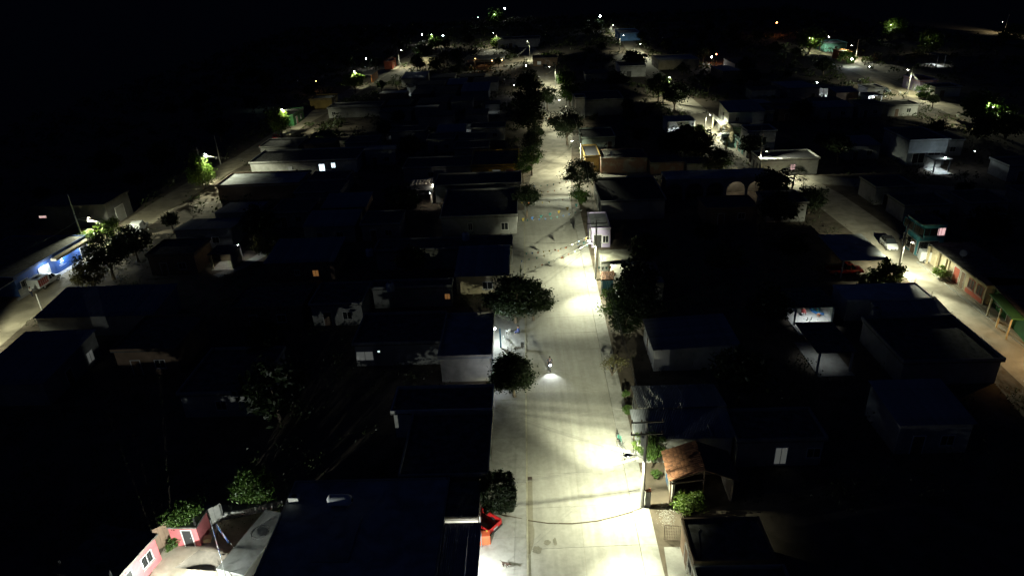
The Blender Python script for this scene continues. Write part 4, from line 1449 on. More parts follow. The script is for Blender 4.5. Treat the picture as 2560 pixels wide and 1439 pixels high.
for c_ in cents[:2]:
    b = MB().lathe([(0.03, 0.08), (0.07, 0.03), (0.07, -0.05), (0.03, -0.09)], 8, (c_, 0.6, 3.7)).build('ceiling_lamp', emit('bulb_arc', (1, 0.9, 0.7), 3), arc)
    lamp_light(b, (c_, 0.6, 3.45), 40, (1.0, 0.9, 0.72), 'POINT', 0.06)
# brick buildings beyond the cross street
house('yellow corner house wall behind the round tree at the cross street', [(1464, 392), (1497, 394), (1490, 366), (1455, 366)], 3.4, PLAST('ochre', (0.30, 0.20, 0.06)), roofm=mat('shade_roof', (0.035, 0.035, 0.04), 0.9, 0.3, 1, 0.2), ops=[(0, 0.4, 1.0, 0, 2.1, 'door'), (3, 0.5, 1.2, 1, 1, 'window')])  # shade put into the dark roof colour
house('long bare brick wall with patched plaster beyond the cross street', [(1500, 396), (1620, 399), (1606, 374), (1495, 376)], 3.3, brick_mat(), parapet=0.2, over=0.08, roofm=ROOFC())
house('lower brick annex joined to the long brick wall', [(1622, 408), (1708, 408), (1700, 389), (1617, 389)], 2.5, brick_mat(), parapet=0.15, over=0.08)
house('plain grey block annex at the end of the brick wall', [(1712, 411), (1778, 411), (1770, 395), (1708, 394)], 2.2, GREYW, parapet=0.1, over=0.08)
dish('satellite dish standing on the brick building roof', P(1528, 392, 3.45), 0.4, 0.55)
house('low building with pale green wall above the brick roof', [(1450, 346), (1537, 346), (1527, 323), (1452, 323)], 3.0, PLAST('palegreen', (0.40, 0.48, 0.43)), ops=[(0, 0.85, 1.0, 0, 2.1, 'door')])
house('tall grey blank wall building beyond the large dark street tree', [(1433, 250), (1560, 253), (1545, 231), (1433, 232)], 4.6, GREYW)
house('pale box room on top of the tall grey building', [(1437, 247), (1462, 247), (1460, 238), (1437, 238)], 6.0, WHITE, reg=False)
house('whitewashed block with one dark doorway in the dark upper middle', [(1545, 167), (1612, 167), (1606, 155), (1543, 155)], 4.0, WHITE, ops=[(0, 0.35, 2.0, 0, 2.3, 'door', DARKM())])
house('long low pale roofed building beside the bright stretch of right street', [(1640, 151), (1748, 153), (1735, 139), (1630, 139)], 3.5, CREAM, roofm=PALEROOF, ops=[(3, 0.2, 2.0, 0, 2.4, 'door', WHITE), (3, 0.5, 2.0, 0, 2.4, 'door', BROWNW), (3, 0.8, 1.6, 1, 1.2, 'window')])
house('bright blue house at the far end of the right street', [(1543, 83), (1600, 85), (1592, 74), (1541, 74)], 4.0, PLAST('skyblue', (0.12, 0.28, 0.6)), roofm=PALEROOF, ops=[(3, 0.5, 1.6, 0, 2.3, 'door', WHITE)])
porch('white lit carport with hanging sheet above the palm', [(1664, 303), (1738, 304), (1728, 290), (1660, 290)], 3.2, WHITE, 1500, COOL, roofm=PALEROOF, side_walls=(1, 2, 3), floor_ext=1.5)
tag(MB().loft([[P(1690, 304, 3.0), P(1722, 305, 3.0), P(1722, 305, 2.95), P(1690, 304, 2.95)], [P(1697, 318, 1.5), P(1716, 318, 1.5), P(1716, 318, 1.45), P(1697, 318, 1.45)]]).build('hanging_sheet', GREYW), 'grey sheet hung in the white lit carport', 'sheet')
h15, w15, d15 = house('two-storey white house with sloping red roof and balcony, right street', [(1818, 281), (1906, 279), (1893, 262), (1800, 262)], 6.3, WHITE, 'sheet', high='far', rise=1.0, ops=[(0, 0.25, 0.9, 3.9, 1.0, 'window'), (3, 0.5, 1.6, 3.3, 2.2, 'door', DARKM()), (3, 0.4, 1.8, 0, 2.3, 'door', BROWNW)])
b = MB().box(-w15 / 2 - 1.6, -w15 / 2 - 0.01, -d15 / 2, d15 / 2, 3.0, 3.15)
b.build('balcony', WHITE, h15)
for i in range(12):
    MB().box(-w15 / 2 - 1.6, -w15 / 2 - 1.54, -d15 / 2 + i * d15 / 11.5, -d15 / 2 + i * d15 / 11.5 + 0.06, 3.153, 4.1).build('baluster', WHITE, h15)
for y_ in (-1, 1):
    MB().box(-w15 / 2 - 1.6, -w15 / 2 - 1.3, y_ * d15 / 2 - 0.15, y_ * d15 / 2 + 0.15, 0, 2.998).build('column', CREAM, h15)
house('single-storey beige house between the two white two-storey houses', [(1834, 322), (1882, 322), (1872, 306), (1812, 306)], 3.3, CREAM, ops=[(3, 0.5, 1.4, 0, 2.2, 'door', DARKM()), (0, 0.5, 1.2, 1, 1.1, 'window')])
house('two-storey white cube house behind the dark sapling on the right street', [(1872, 331), (1938, 329), (1924, 315), (1852, 317)], 6.0, WHITE, ops=[(3, 0.35, 0.9, 3.8, 1.0, 'window'), (0, 0.55, 1.4, 3.6, 1.2, 'window'), (3, 0.5, 1.5, 0, 2.2, 'door', TEALW), (0, 0.75, 1.2, 0, 2.2, 'door', DARKM())])
house('teal shopfront low house beside the white pickup on the right street', [(1852, 352), (1876, 352), (1866, 340), (1838, 340)], 2.8, TEALW, ops=[(3, 0.5, 1.2, 0, 2.1, 'door', CREAM)])
h17, w17, d17 = house('long single-storey whitewashed wall with one glowing window, corner lamp', [(1898, 399), (2042, 402), (2030, 379), (1880, 381)], 3.3, WHITE, roofm=mat('shade_roof', (0.035, 0.035, 0.04), 0.9, 0.3, 1, 0.2), ops=[(0, 0.56, 1.0, 1.2, 1.1, 'pink'), (3, 0.3, 1.3, 0, 2.3, 'door', DARKM()), (3, 0.65, 1.3, 0, 2.3, 'door', DARKM()), (0, 0.1, 1.1, 0, 2.2, 'door', GREYW)])  # roof colour blackened so the lamp leaves it looking shaded
h18, w18, d18 = house('tall dim house with grey side wall in the dark right block', [(2258, 353), (2346, 353), (2335, 322), (2222, 322)], 5.5, PLAST('dimgrey', (0.28, 0.31, 0.33)), ops=[(0, 0.3, 2.6, 0.6, 2.2, 'window'), (0, 0.7, 2.6, 0.6, 2.2, 'window')])
# blue two-storey house with terrace
h19, w19, d19 = house('two-storey cyan house with open upper terrace on the right street', [(2306, 562), (2364, 561), (2337, 535), (2275, 540)], 5.2, CYAN, parapet=0, over=0.1, ops=[(3, 0.5, 6.0, 3.4, 1.3, 'window', CYAN), (0, 0.35, 2.6, 3.4, 1.2, 'window', CYAN), (0, 0.8, 1.1, 3.4, 1.2, 'pink'), (3, 0.7, 1.2, 0, 2.2, 'door'), (0, 0.4, 3.0, 0.4, 2.0, 'window'), (3, 0.25, 2.4, 0.5, 1.8, 'window')])
a_, b_ = P(2461, 708, 3.0), P(2326, 609, 3.0)
ag = ang_of(a_, b_)
h20, w20, d20 = house('cream house with red dado and rust-red doors along the right street', [(2461, 708), (2585, 716), (2435, 612), (2327, 608)], 3.0, CREAM, parapet=0, over=0.35, ang=ag, ops=[(3, 0.78, 1.3, 1.0, 1.3, 'window', REDW), (3, 0.92, 1.3, 1.0, 1.3, 'window', REDW), (3, 0.52, 1.4, 0.05, 2.4, 'door', REDW), (3, 0.63, 0.9, 0.05, 2.4, 'door', BROWNW)])
fr = side_frame(w20, d20, 3)
slab_on(fr, d20 * 0.71, d20 * 0.985, 0.0, 0.85, 0.01, 0.06).build('dado', REDW, h20)
for t in (0.02, 0.2, 0.36):
    slab_on(fr, d20 * t, d20 * t + 0.3, 0, 2.9, 0.35, 0.65).build('pillar', CREAM, h20)
dish('satellite dish on the cream house roof above the white van', P(2405, 645, 3.2), -0.5, 0.5)
a_, b_ = P(2575, 800, 3.0), P(2476, 697, 3.0)
h21, w21, d21 = house('green painted house with posts at the right edge', [(2575, 800), (2720, 810), (2580, 706), (2477, 697)], 3.0, GREENW, parapet=0, over=0.5, ang=ang_of(a_, b_), ops=[(3, 0.3, 1.2, 1, 1.2, 'window'), (3, 0.6, 1.1, 0, 2.2, 'door')])
fr = side_frame(w21, d21, 3)
for t in (0.45, 0.7, 0.95):
    slab_on(fr, d21 * t, d21 * t + 0.18, 0, 2.95, 1.7, 1.88).build('post', CREAM, h21)
slab_on(fr, d21 * 0.4, d21 * 1.0, 2.97, 3.1, 0.55, 2.0).build('awning', GREENW, h21)
# near the right street, left side
house('white painted flat roof brightly lit beside the leafy sapling', [(2120, 750), (2332, 750), (2290, 710), (2080, 716)], 2.9, WHITE, roofm=WHITEROOF, parapet=0.12, over=0.1, ops=[(1, 0.5, 1.1, 0, 2.1, 'door')])
house('dark corrugated lean-to roof below the white painted roof', [(2195, 789), (2378, 789), (2336, 753), (2180, 753)], 2.4, GREYW, 'sheet', high='far', rise=0.45, over=0.15, ops=[(1, 0.5, 1.1, 0, 2.1, 'door')])
house('broad unlit roof running along the right street below the lean-to', [(2240, 905), (2495, 905), (2392, 798), (2170, 796)], 2.9, GREYW, ops=[(1, 0.3, 1.1, 0, 2.1, 'door'), (1, 0.7, 1.2, 1, 1.1, 'window')])
water_tank('dark water tank on the broad roof below the white painted roof', P(2188, 790, 3.05), 0.6, 1.2, (0.2, 0.2, 0.21))
p1, pw, pd = porch('white lit patio under a dark roof with a round paddling pool', [(1966, 769), (2078, 766), (2060, 722), (1972, 722)], 2.7, mat('patio_floor', (0.55, 0.54, 0.5), 0.6, 0.1, 2, 0.05), 330, COOL, side_walls=(1,), lamp_at=(0.55, 0.15), floor_ext=2.6)
pp = P(2050, 777, 0.08)
pool = thing('paddling_pool', 'round blue paddling pool with coloured toys on the lit patio', 'paddling pool', (pp.x, pp.y, 0.085))
MB().tube([(1.2 * math.cos(t), 1.2 * math.sin(t), 0.2) for t in [i * math.pi / 12 for i in range(25)]], 0.16, 7, cap=False).build('ring', mat('pool_blue', (0.05, 0.2, 0.5), 0.3, 0.2, 3, 0), pool, smooth=True)
MB().lathe([(1.15, 0.05), (1.15, 0.18)], 20).build('water', mat('pool_water', (0.1, 0.4, 0.5), 0.05, 0.3, 4, 0), pool)
for i in range(7):
    t = i * 0.9
    MB().lathe([(0.05, 0), (0.12, 0.1), (0.05, 0.2)], 8, (0.6 * math.cos(t), 0.6 * math.sin(t), 0.19)).build('toy', mat('toy_%d' % (i % 3), [(0.6, 0.1, 0.3), (0.6, 0.5, 0.05), (0.6, 0.6, 0.6)][i % 3], 0.4, 0.1, 3, 0), pool)
person('person in red seated on the lit patio beside the pool', P(2006, 788, 0.1), 0.6, 'sit', (0.4, 0.03, 0.03), (0.3, 0.05, 0.05), z=0.085)
st = thing('stool', 'orange stool standing on the lit patio floor', 'stool', P(2045, 792, 0.085))
MB().lathe([(0.2, 0.42), (0.22, 0.44), (0.22, 0.47), (0.2, 0.48)], 12).build('seat', ORANGEW, st)
for i in range(4):
    t = i * math.pi / 2 + 0.7
    MB().tube([(0.15 * math.cos(t), 0.15 * math.sin(t), 0.42), (0.22 * math.cos(t), 0.22 * math.sin(t), 0)], 0.02, 5).build('leg', ORANGEW, st)
st = thing('stool', 'pale stool under the seated person on the lit patio', 'stool', P(2006, 788, 0.085))
MB().lathe([(0.18, 0.37), (0.2, 0.38), (0.2, 0.41), (0.18, 0.42)], 12).build('seat', WHITE, st)
for i in range(4):
    t = i * math.pi / 2 + 0.7
    MB().tube([(0.15 * math.cos(t), 0.15 * math.sin(t), 0.37), (0.2 * math.cos(t), 0.2 * math.sin(t), 0)], 0.02, 5).build('leg', WHITE, st)
porch('second dark roof with lit yard below it, nearer than the pool patio', [(2034, 880), (2120, 880), (2100, 812), (2000, 804)], 2.7, WALK(), 50, COOL, side_walls=(), lamp_at=(0.35, 0.35), floor_ext=1.0)
porch('corrugated carport roof with pale lit tip beside the white car', [(2092, 650), (2202, 651), (2168, 588), (2060, 588)], 2.9, DIRT(), 0, ang=-SL - 0.05, side_walls=(), roofm=PALEROOF, cat='carport', name='carport')

# ---- left side of the main street
house('big unlit flat roof at the bottom with a lying water tank', [(588, 1560), (1085, 1560), (1112, 1200), (742, 1207)], 3.2, GREYW, parapet=0.12, roofm=PALEROOF, over=0.1, ops=[(3, 0.5, 1.1, 0, 2.1, 'door')])
house('unlit roof corner beside the clipped round tree and red pickup', [(1118, 1290), (1198, 1292), (1198, 1208), (1118, 1206)], 3.2, PLAST('lime', (0.5, 0.47, 0.40)), parapet=0, over=0.05, ops=[(1, 0.4, 1.2, 0.0, 2.2, 'door', REDW)])
RECTS.append((-6, 38, 4, 8))
cx, cy, w, d = rect_from([(1092, 1500), (1190, 1500), (1201, 1311), (1118, 1297)], 2.9, -SL)
cx -= 0.5
w += 1.0
cp = thing('carport', 'dark sheet canopy over the forecourt at the bottom, by the dog', 'canopy', (cx, cy, 0), -SL)
for i in range(int(w / 0.98) + 1):
    s_ = put('roof_sheet', corrugated(d), cp, (-w / 2 + i * 0.98 * (w / ((int(w / 0.98) + 1) * 0.98)), -d / 2, 2.9))
MB().box(-w / 2, w / 2, d / 2 - 0.06, d / 2 - 0.01, 2.75, 2.86).build('beam', GALV(), cp)
MB().box(-w / 2, w / 2, -d / 2 + 0.02, -d / 2 + 0.07, 2.75, 2.86).build('beam', GALV(), cp)
for y_ in (-d / 2 + 0.1, d / 2 - 0.1):
    MB().tube([(w / 2 - 0.1, y_, 0.1), (w / 2 - 0.1, y_, 2.75)], 0.05, 6).build('post', GALV(), cp)
lb = bulb('bright lamp under the dark canopy lighting the forecourt and dog', (cx + w / 2 - 0.25, P(1200, 1440).y - 0.6, 2.5), 1000, (0.95, 1.0, 0.96), kind='POINT', bracket=(-0.1, 0, 0.3))
MB_ = MB().box(-0.42, 0.42, -0.35, 0.35, 0.0, 0.95)
p = P(1213, 1354, 0.15)
ck = thing('cooler', 'orange metal cooler box standing beside the red pickup', 'cooler', (p.x, p.y, 0.145), 0.05)
MB().box(-0.45, 0.45, -0.33, 0.33, 0, 0.92).build('cabinet', mat('cooler_orange', (0.70, 0.13, 0.05), 0.4, 0.1, 2, 0.02), ck, bevel=0.03)
MB().box(-0.46, 0.46, -0.34, 0.34, 0.925, 1.0).build('lid', mat('cooler_orange', (0.7, 0.13, 0.05)), ck, bevel=0.02)
MB().lathe([(0.07, 0), (0.07, 0.12), (0.04, 0.16)], 10, (0.2, 0.22, 1.003)).build('knob', YELL, ck)
vehicle('pickup', 'red pickup with open black bed parked under the dark roof edge', P(1222, 1311, 0.5) + Vector((-1.3, 0.9, 0)), math.radians(140), paint('red', (0.55, 0.02, 0.02)), z=0.15)
dog('tan dog with dark patches walking on the bright forecourt', P(1265, 1416, 0.15), math.radians(-25), 0.147)
dr = P(1327, 1195, 0.05)
sd = thing('storm_drain', 'square dark drain grate in the left kerb of the main street', 'drain', (xl(dr.y) + 0.2, dr.y, 0.04))
MB().box(-0.2, 0.24, -0.24, 0.24, 0, 0.02).build('pit', DARKM(), sd)
for i in range(5):
    MB().box(-0.19 + i * 0.095, -0.15 + i * 0.095, -0.23, 0.23, 0.023, 0.045).build('bar', mat('rusty_iron', (0.12, 0.08, 0.06), 0.7, 0.3, 5, 0.2), sd)
# things on the big roof
tk = P(852, 1262, 3.35)
water_tank('white cylindrical tank lying on the big unlit roof', tk, 0.5, 2.1, (0.62, 0.65, 0.66), lying=True, ang=-0.05)
ac = P(738, 1252, 3.35)
au = thing('air_conditioner', 'pale air conditioner unit on the left edge of the big roof', 'air conditioner', ac, -0.1)
MB().box(-0.45, 0.45, -0.3, 0.3, 0, 0.6).build('casing', WHITE, au, bevel=0.02)
MB().lathe([(0.25, 0.602), (0.25, 0.62), (0.05, 0.63)], 12).build('fan_grille', DARKM(), au)
rs = [P(835, 1290, 3.35), P(905, 1290, 3.35), P(870, 1405, 3.35), P(778, 1405, 3.35)]
tag(MB().prism([(p.x, p.y) for p in (rs[3], rs[2], rs[1], rs[0])], 3.345, 3.45).build('roof_slab', PALEROOF), 'slightly raised paler slab on the big unlit roof below the lying tank', 'slab')

# yard with the pink house
q = [P(345, 1500), P(560, 1500), P(690, 1262), P(520, 1262), P(410, 1370)]
struct(MB().prism([(p.x, p.y) for p in q], 0, 0.05).build('path', mat('yard_concrete', (0.33, 0.29, 0.22), 0.9, 0.3, 0.7, 0.3, stains=0.4)))
a_, b_ = P(313, 1417, 2.7), P(400, 1322, 2.7)
PKA = ang_of(a_, b_)
hp, wp, dp = house('pink walled house at the bottom with white barred window', [(130, 1450), (300, 1432), (400, 1322), (235, 1335)], 2.7, PINK, parapet=0, over=0.25, ang=PKA, ops=[(1, 0.72, 1.1, 1.0, 1.0, 'window'), (1, 0.25, 1.1, 0.05, 2.1, 'door', DARKM())])
hs, ws, ds = house('small pink shed with open dark doorway in the lit yard', [(426, 1318), (489, 1307), (510, 1278), (446, 1290)], 2.1, PINK, parapet=0, over=0.06, name='shed', cat='shed', ops=[(0, 0.62, 0.8, 0.03, 1.85, 'door', mat('shade_panel', (0.02, 0.02, 0.02)))], ang=PKA * 0.25)  # flat dark panel painted as the shade inside the doorway
ls = house('pale concrete slab roof with a coiled hose beside the lit yard', [(560, 1440), (652, 1435), (705, 1265), (630, 1290)], 1.8, GREYW, parapet=0, over=0.03, roofm=mat('yard_roof', (0.42, 0.43, 0.41), 0.9, 0.3, 0.8, 0.2, stains=0.4), ang=-0.30)
hz = P(650, 1330, 1.97)
tag(MB().tube([(hz.x + (0.62 + 0.04 * (i % 5)) * math.cos(i * 0.5), hz.y + (0.62 + 0.05 * (i % 7)) * math.sin(i * 0.5), hz.z + 0.002 * i) for i in range(44)], 0.02, 5).build('hose_coil', DARKM()), 'black hose coiled on the pale slab roof', 'hose')
bulb('yard lamp at the bottom edge lighting the pink walls', P(425, 1450, 2.5), 2800, (0.93, 1.0, 0.92), bracket=(0.3, -0.3, 0.2))
BAN = [(-30, 53, 17, 12)]
for i, (a, b_, n_, lab) in enumerate(((P(525, 1298, 1.9), P(560, 1425, 2.2), 8, 'white and blue washing on the longer yard line'), (P(536, 1300, 1.9), P(585, 1368, 1.7), 7, 'blue clothes on the shorter yard washing line'))):
    cl = thing('washing_line', lab, 'washing line', a, 0, 'washing lines in the yard')
    dv = b_ - a
    MB().tube([(0, 0, 0), tuple(dv * 0.5 - Vector((0, 0, 0.12))), tuple(dv)], 0.012, 4).build('cord', mat('cord_white', (0.5, 0.5, 0.48)), cl)
    for k in range(n_):
        t = 0.12 + 0.6 * k / n_
        c = dv * t - Vector((0, 0, 0.12))
        u_ = dv.normalized() * 0.17
        cm = [(0.5, 0.55, 0.65), (0.05, 0.1, 0.4), (0.1, 0.25, 0.5), (0.04, 0.04, 0.1), (0.4, 0.05, 0.1)][(k + i) % 5]
        hh = random.uniform(0.35, 0.7)
        nn = Vector((u_.y, -u_.x, 0)).normalized() * 0.02
        g_ = MB().loft([[c - u_ - nn, c + u_ - nn, c + u_ + nn, c - u_ + nn], [c - u_ * 0.8 - nn * 3 - Vector((0, 0, hh)), c + u_ * 0.9 - nn * 2 - Vector((0, 0, hh)), c + u_ * 0.9 + nn - Vector((0, 0, hh)), c - u_ * 0.8 - Vector((0, 0, hh))]])
        g_.build('garment', mat('garment_%d' % ((k + i) % 5), cm, 0.9, 0.2, 5, 0.1), cl)
    for e_ in (Vector((0, 0, 0)), dv):
        MB().tube([tuple(e_), (e_.x, e_.y, -a.z)], 0.03, 5).build('post', GALV(), cl)
# shade cloth
sq = [P(436, 1418, 1.5), P(497, 1374, 1.6), P(572, 1384, 1.6), P(560, 1428, 1.5)]
b = MB()
n = 14
gr = []
for j in range(n + 1):
    row = []
    for i in range(n + 1):
        p = (sq[0].lerp(sq[3], i / n)).lerp(sq[1].lerp(sq[2], i / n), j / n)
        p.z -= 0.45 * math.sin(math.pi * i / n) * math.sin(math.pi * j / n)
        row.append(p)
    gr.append(row)
for j in range(n):
    for i in range(n):
        b.face(gr[j][i], gr[j][i + 1], gr[j + 1][i + 1], gr[j + 1][i])
o = b.build('shade_cloth', mat('shade_cloth', (0.10, 0.085, 0.065), 0.9, 0.3, 3, 0), smooth=False)
tag(o, 'brown shade cloth sagging over the lit yard', 'shade cloth')
sp = []
bx = P(520, 1352)
cb = thing('cardboard_box', 'pale cardboard box by the pink shed doorway', 'box', (bx.x, bx.y, 0.052), 0.2)
MB().box(-0.3, 0.3, -0.25, 0.25, 0, 0.42).build('carton', mat('cardboard', (0.42, 0.30, 0.16), 0.9, 0.15, 3, 0.1), cb)
for s in (-1, 1):
    MB().box(s * 0.31 - 0.06, s * 0.31 + 0.06, -0.24, 0.24, 0.425, 0.435).build('flap', mat('cardboard', (0.42, 0.3, 0.16)), cb)
for (pa, pb, hh_, m_, lab_) in ((P(396, 1372), P(432, 1352), 2.3, BROWNW, 'added brown wall stopping yard light between pink house and shed'), (P(505, 1330), P(562, 1296), 1.9, GREYW, 'grey sheet fence between the pink shed and the block wall')):  # brown wall is added to stop yard light leaking past the shed
    fw_ = thing('yard_fence', lab_, 'fence', pa, math.atan2(pb.y - pa.y, pb.x - pa.x))
    n_ = max(3, int((pb - pa).length / 0.8))
    st_ = (pb - pa).length / n_
    for i in range(n_):
        MB().box(i * st_ + 0.01, (i + 1) * st_ - 0.01, -0.03, 0.03, 0, hh_ + random.uniform(-0.12, 0.12)).build('panel', m_, fw_)
# block wall behind the yard with clutter
a_, b_ = P(560, 1300), P(705, 1268)
bw = thing('block_wall', 'low grey block wall behind the lit yard', 'wall', a_, math.atan2(b_.y - a_.y, b_.x - a_.x))
L_ = (b_ - a_).length
for i in range(int(L_ / 0.42)):
    for j in range(4):
        x0 = i * 0.42 + (0.21 if j % 2 else 0)
        MB().box(x0, x0 + 0.4, -0.08, 0.08, j * 0.21, j * 0.21 + 0.2).build('block', GREYW, bw)

for (lab, qd, h_, wm, rf_, hi, ops_) in (
    ('unlit roof beside the empty pavement above the clipped tree', [(1008, 1190), (1216, 1190), (1226, 1042), (1035, 1040)], 3.0, GREYW, 'flat', 'far', [(1, 0.3, 1.1, 0, 2.1, 'door'), (1, 0.6, 1.2, 1, 1.1, 'window'), (0, 0.7, 1.6, 0.8, 1.0, 'window')]),
    ('unlit narrow roof next to the big dark street tree', [(985, 1030), (1226, 1030), (1230, 976), (1000, 972)], 3.1, WHITE, 'flat', 'far', [(1, 0.4, 1.1, 0, 2.1, 'door')]),
    ('unlit bluish roof block with brightly lit front wall by the big tree', [(1110, 893), (1228, 893), (1229, 792), (1113, 788)], 3.3, PLAST('lime', (0.5, 0.47, 0.40)), 'flat', 'far', [(1, 0.1, 0.8, 1.2, 0.8, 'window'), (1, 0.35, 1.1, 0, 2.1, 'door', BLUE)]),
    ('unlit rear roof with small bright opening on its near side', [(897, 861), (1104, 859), (1107, 790), (908, 788)], 3.0, GREYW, 'flat', 'far', [(0, 0.11, 2.0, 0.9, 1.2, 'dim'), (0, 0.28, 0.25, 2.0, 0.2, 'lit')]),
    ('dark blue corrugated roof above the broad street tree', [(1140, 690), (1262, 690), (1279, 628), (1152, 628)], 2.9, CREAM, 'sheet', 'far', [(0, 0.6, 1.4, 0.8, 1.1, 'window'), (1, 0.4, 1.1, 0, 2.1, 'door')]),
    ('long unlit flat roof carrying a pale water tank', [(945, 626), (1277, 623), (1279, 600), (950, 599)], 3.3, GREYW, 'flat', 'far', [(1, 0.5, 1.1, 0, 2.1, 'door')]),
    ('unlit house with dim streaked grey side wall above the tank', [(1112, 541), (1284, 545), (1298, 480), (1118, 474)], 3.4, GREYW, 'flat', 'far', [(0, 0.38, 0.7, 1.0, 1.3, 'window'), (0, 0.84, 1.2, 0.9, 1.3, 'window'), (1, 0.4, 1.1, 0, 2.1, 'door')]),
    ('unlit roof with small white light at its street corner', [(1092, 464), (1299, 463), (1302, 437), (1097, 434)], 3.4, GREYW, 'flat', 'far', [(1, 0.5, 1.1, 0, 2.1, 'door')]),
    ('yellow ochre house wall with pale window by the street trees', [(1187, 414), (1298, 416), (1292, 381), (1182, 377)], 3.0, YELL, 'flat', 'far', [(0, 0.53, 1.7, 0.7, 1.4, 'dim'), (0, 0.82, 1.7, 0.2, 1.9, 'door', REDW)]),
    ('dim grey walled house left of the yellow ochre house', [(1012, 421), (1180, 419), (1178, 396), (1022, 395)], 3.0, GREYW, 'flat', 'far', [(0, 0.4, 1.2, 1, 1.1, 'window')]),
    ('long pale walled house with glowing doorway near the left street lamp', [(644, 403), (906, 406), (890, 377), (662, 375)], 3.0, WHITE, 'flat', 'far', [(0, 0.37, 0.9, 1.0, 1.0, 'dim'), (0, 0.67, 1.3, 0.1, 2.2, 'lit'), (0, 0.78, 0.9, 1.4, 1.1, 'lit')]),
    ('flat lamplit roof at the corner below the left street lamp', [(545, 463), (762, 464), (756, 434), (590, 434)], 3.1, BROWNW, 'flat', 'far', [(3, 0.5, 1.1, 0, 2.1, 'door')]),
    ('unlit roof whose ridge edge touches the near left street', [(105, 790), (410, 790), (405, 731), (172, 728)], 3.0, GREYW, 'sheet', 'far', [(3, 0.5, 1.1, 0, 2.1, 'door')]),
    ('unlit bluish roof at the left edge below the near left street', [(-40, 960), (135, 960), (215, 838), (30, 850)], 3.0, GREYW, 'sheet', 'far', [(1, 0.4, 1.1, 0, 2.1, 'door'), (1, 0.8, 1.2, 0.6, 1.4, 'dim')]),
    ('large unlit roof with stepped parapet in the dark left middle', [(470, 985), (645, 985), (705, 878), (520, 876)], 3.0, GREYW, 'flat', 'far', [(0, 0.5, 1.1, 1, 1.1, 'window')]),
    ('unlit sheet roof above one amber window, left middle', [(665, 656), (850, 656), (842, 609), (705, 608)], 3.0, BROWNW, 'sheet', 'far', [(0, 0.45, 0.7, 0.9, 0.8, 'window'), (0, 0.72, 0.9, 0.6, 1.0, 'warm')]),
    ('unlit roof carrying a pale tank, one amber window', [(930, 722), (1125, 720), (1130, 706), (940, 705)], 3.0, GREYW, 'flat', 'far', [(0, 0.95, 0.7, 1.2, 0.8, 'warm')]),
    ('pale block beside the left street above the long pale house', [(826, 270), (962, 270), (946, 259), (836, 258)], 3.0, GREYW, 'flat', 'far', [(0, 0.1, 1.2, 1, 1, 'window')]),
    ('yellow house with arched wall by the left street', [(785, 250), (838, 249), (832, 239), (782, 239)], 3.2, PLAST('dimyellow', (0.22, 0.15, 0.04)), 'flat', 'far', [(1, 0.5, 1.4, 0, 2.3, 'door')]),
    ('small green and red painted shop lit by the left street lamp', [(705, 291), (737, 289), (752, 273), (716, 273)], 3.2, GREENW, 'flat', 'far', [(1, 0.3, 1.2, 0, 2.3, 'door', REDW), (1, 0.7, 1.2, 0.8, 1.3, 'window', WHITE)]),
    ('small red brick house by the far left street pole', [(963, 156), (984, 154), (986, 147), (966, 148)], 3.4, REDW, 'flat', 'far', [(1, 0.5, 1.6, 0, 2.3, 'door')]),
    ('white and yellow walled house across the far left street', [(1048, 145), (1094, 147), (1086, 138), (1046, 137)], 2.8, CREAM, 'flat', 'far', [(0, 0.2, 2.2, 0, 2.2, 'door', YELL)]),
    ('long pale wall building far up the middle', [(1246, 99), (1354, 99), (1346, 93), (1246, 93)], 4.2, WHITE, 'flat', 'far', [(0, 0.3, 2.0, 0, 2.4, 'door'), (0, 0.7, 2.0, 1, 1.4, 'window')]),
    ('low house behind the lit pole at the bend of the main street', [(1332, 147), (1398, 147), (1386, 139), (1332, 139)], 3.2, BROWNW, 'flat', 'far', [(0, 0.25, 1.6, 0.8, 1.3, 'dim'), (0, 0.6, 1.4, 0, 2.2, 'door')]),
    ('house with lilac columns and terracotta roof on the outer street', [(2276, 202), (2335, 206), (2322, 191), (2270, 190)], 3.4, LILAC, 'flat', 'far', [(3, 0.3, 1.2, 0.8, 1.4, 'dim'), (3, 0.7, 1.2, 0, 2.2, 'door', WHITE), (0, 0.4, 1.6, 0.8, 1.4, 'window')]),
    ('low pale walled house below the lilac columned house', [(2322, 219), (2400, 222), (2390, 211), (2315, 211)], 2.8, WHITE, 'flat', 'far', [(0, 0.3, 1.4, 0, 2.1, 'door')]),
    ('pale little house above the bright patio, outer right', [(2157, 223), (2202, 223), (2196, 213), (2155, 213)], 3.0, WHITE, 'flat', 'far', [(0, 0.5, 1.2, 0, 2.1, 'door')]),
    ('dim teal house behind the glowing tree, far right', [(2050, 110), (2112, 110), (2104, 102), (2046, 102)], 3.4, TEALW, 'flat', 'far', [(3, 0.5, 1.4, 0, 2.2, 'door'), (0, 0.5, 1.4, 1, 1.2, 'window')]),
    ('orange lit little house beside the far right lamp pole', [(2092, 132), (2122, 132), (2118, 125), (2092, 125)], 3.2, ORANGEW, 'flat', 'far', [(0, 0.5, 2.2, 0.3, 2.0, 'warm')]),
    ('wide warehouse with ribbed side wall beyond the near left street', [(98, 524), (292, 510), (292, 484), (110, 486)], 4.5, PLAST('shade_grey', (0.10, 0.10, 0.10)), 'flat', 'far', [(0, 0.15, 1.4, 2.5, 0.4, 'pink'), (1, 0.5, 3.0, 0, 3.0, 'door', GREYW)]),  # wall colour darkened to keep the warehouse looking unlit
):
    house(lab, qd, h_, wm, rf_, ops=ops_, high=hi, roofm=REDROOF if 'terracotta' in lab else (PALEROOF if ('lamplit' in lab or 'bluish' in lab) else None))
water_tank('pale upright water tank on the long unlit roof', P(1165, 601, 3.45), 0.62, 1.4, (0.40, 0.43, 0.46))
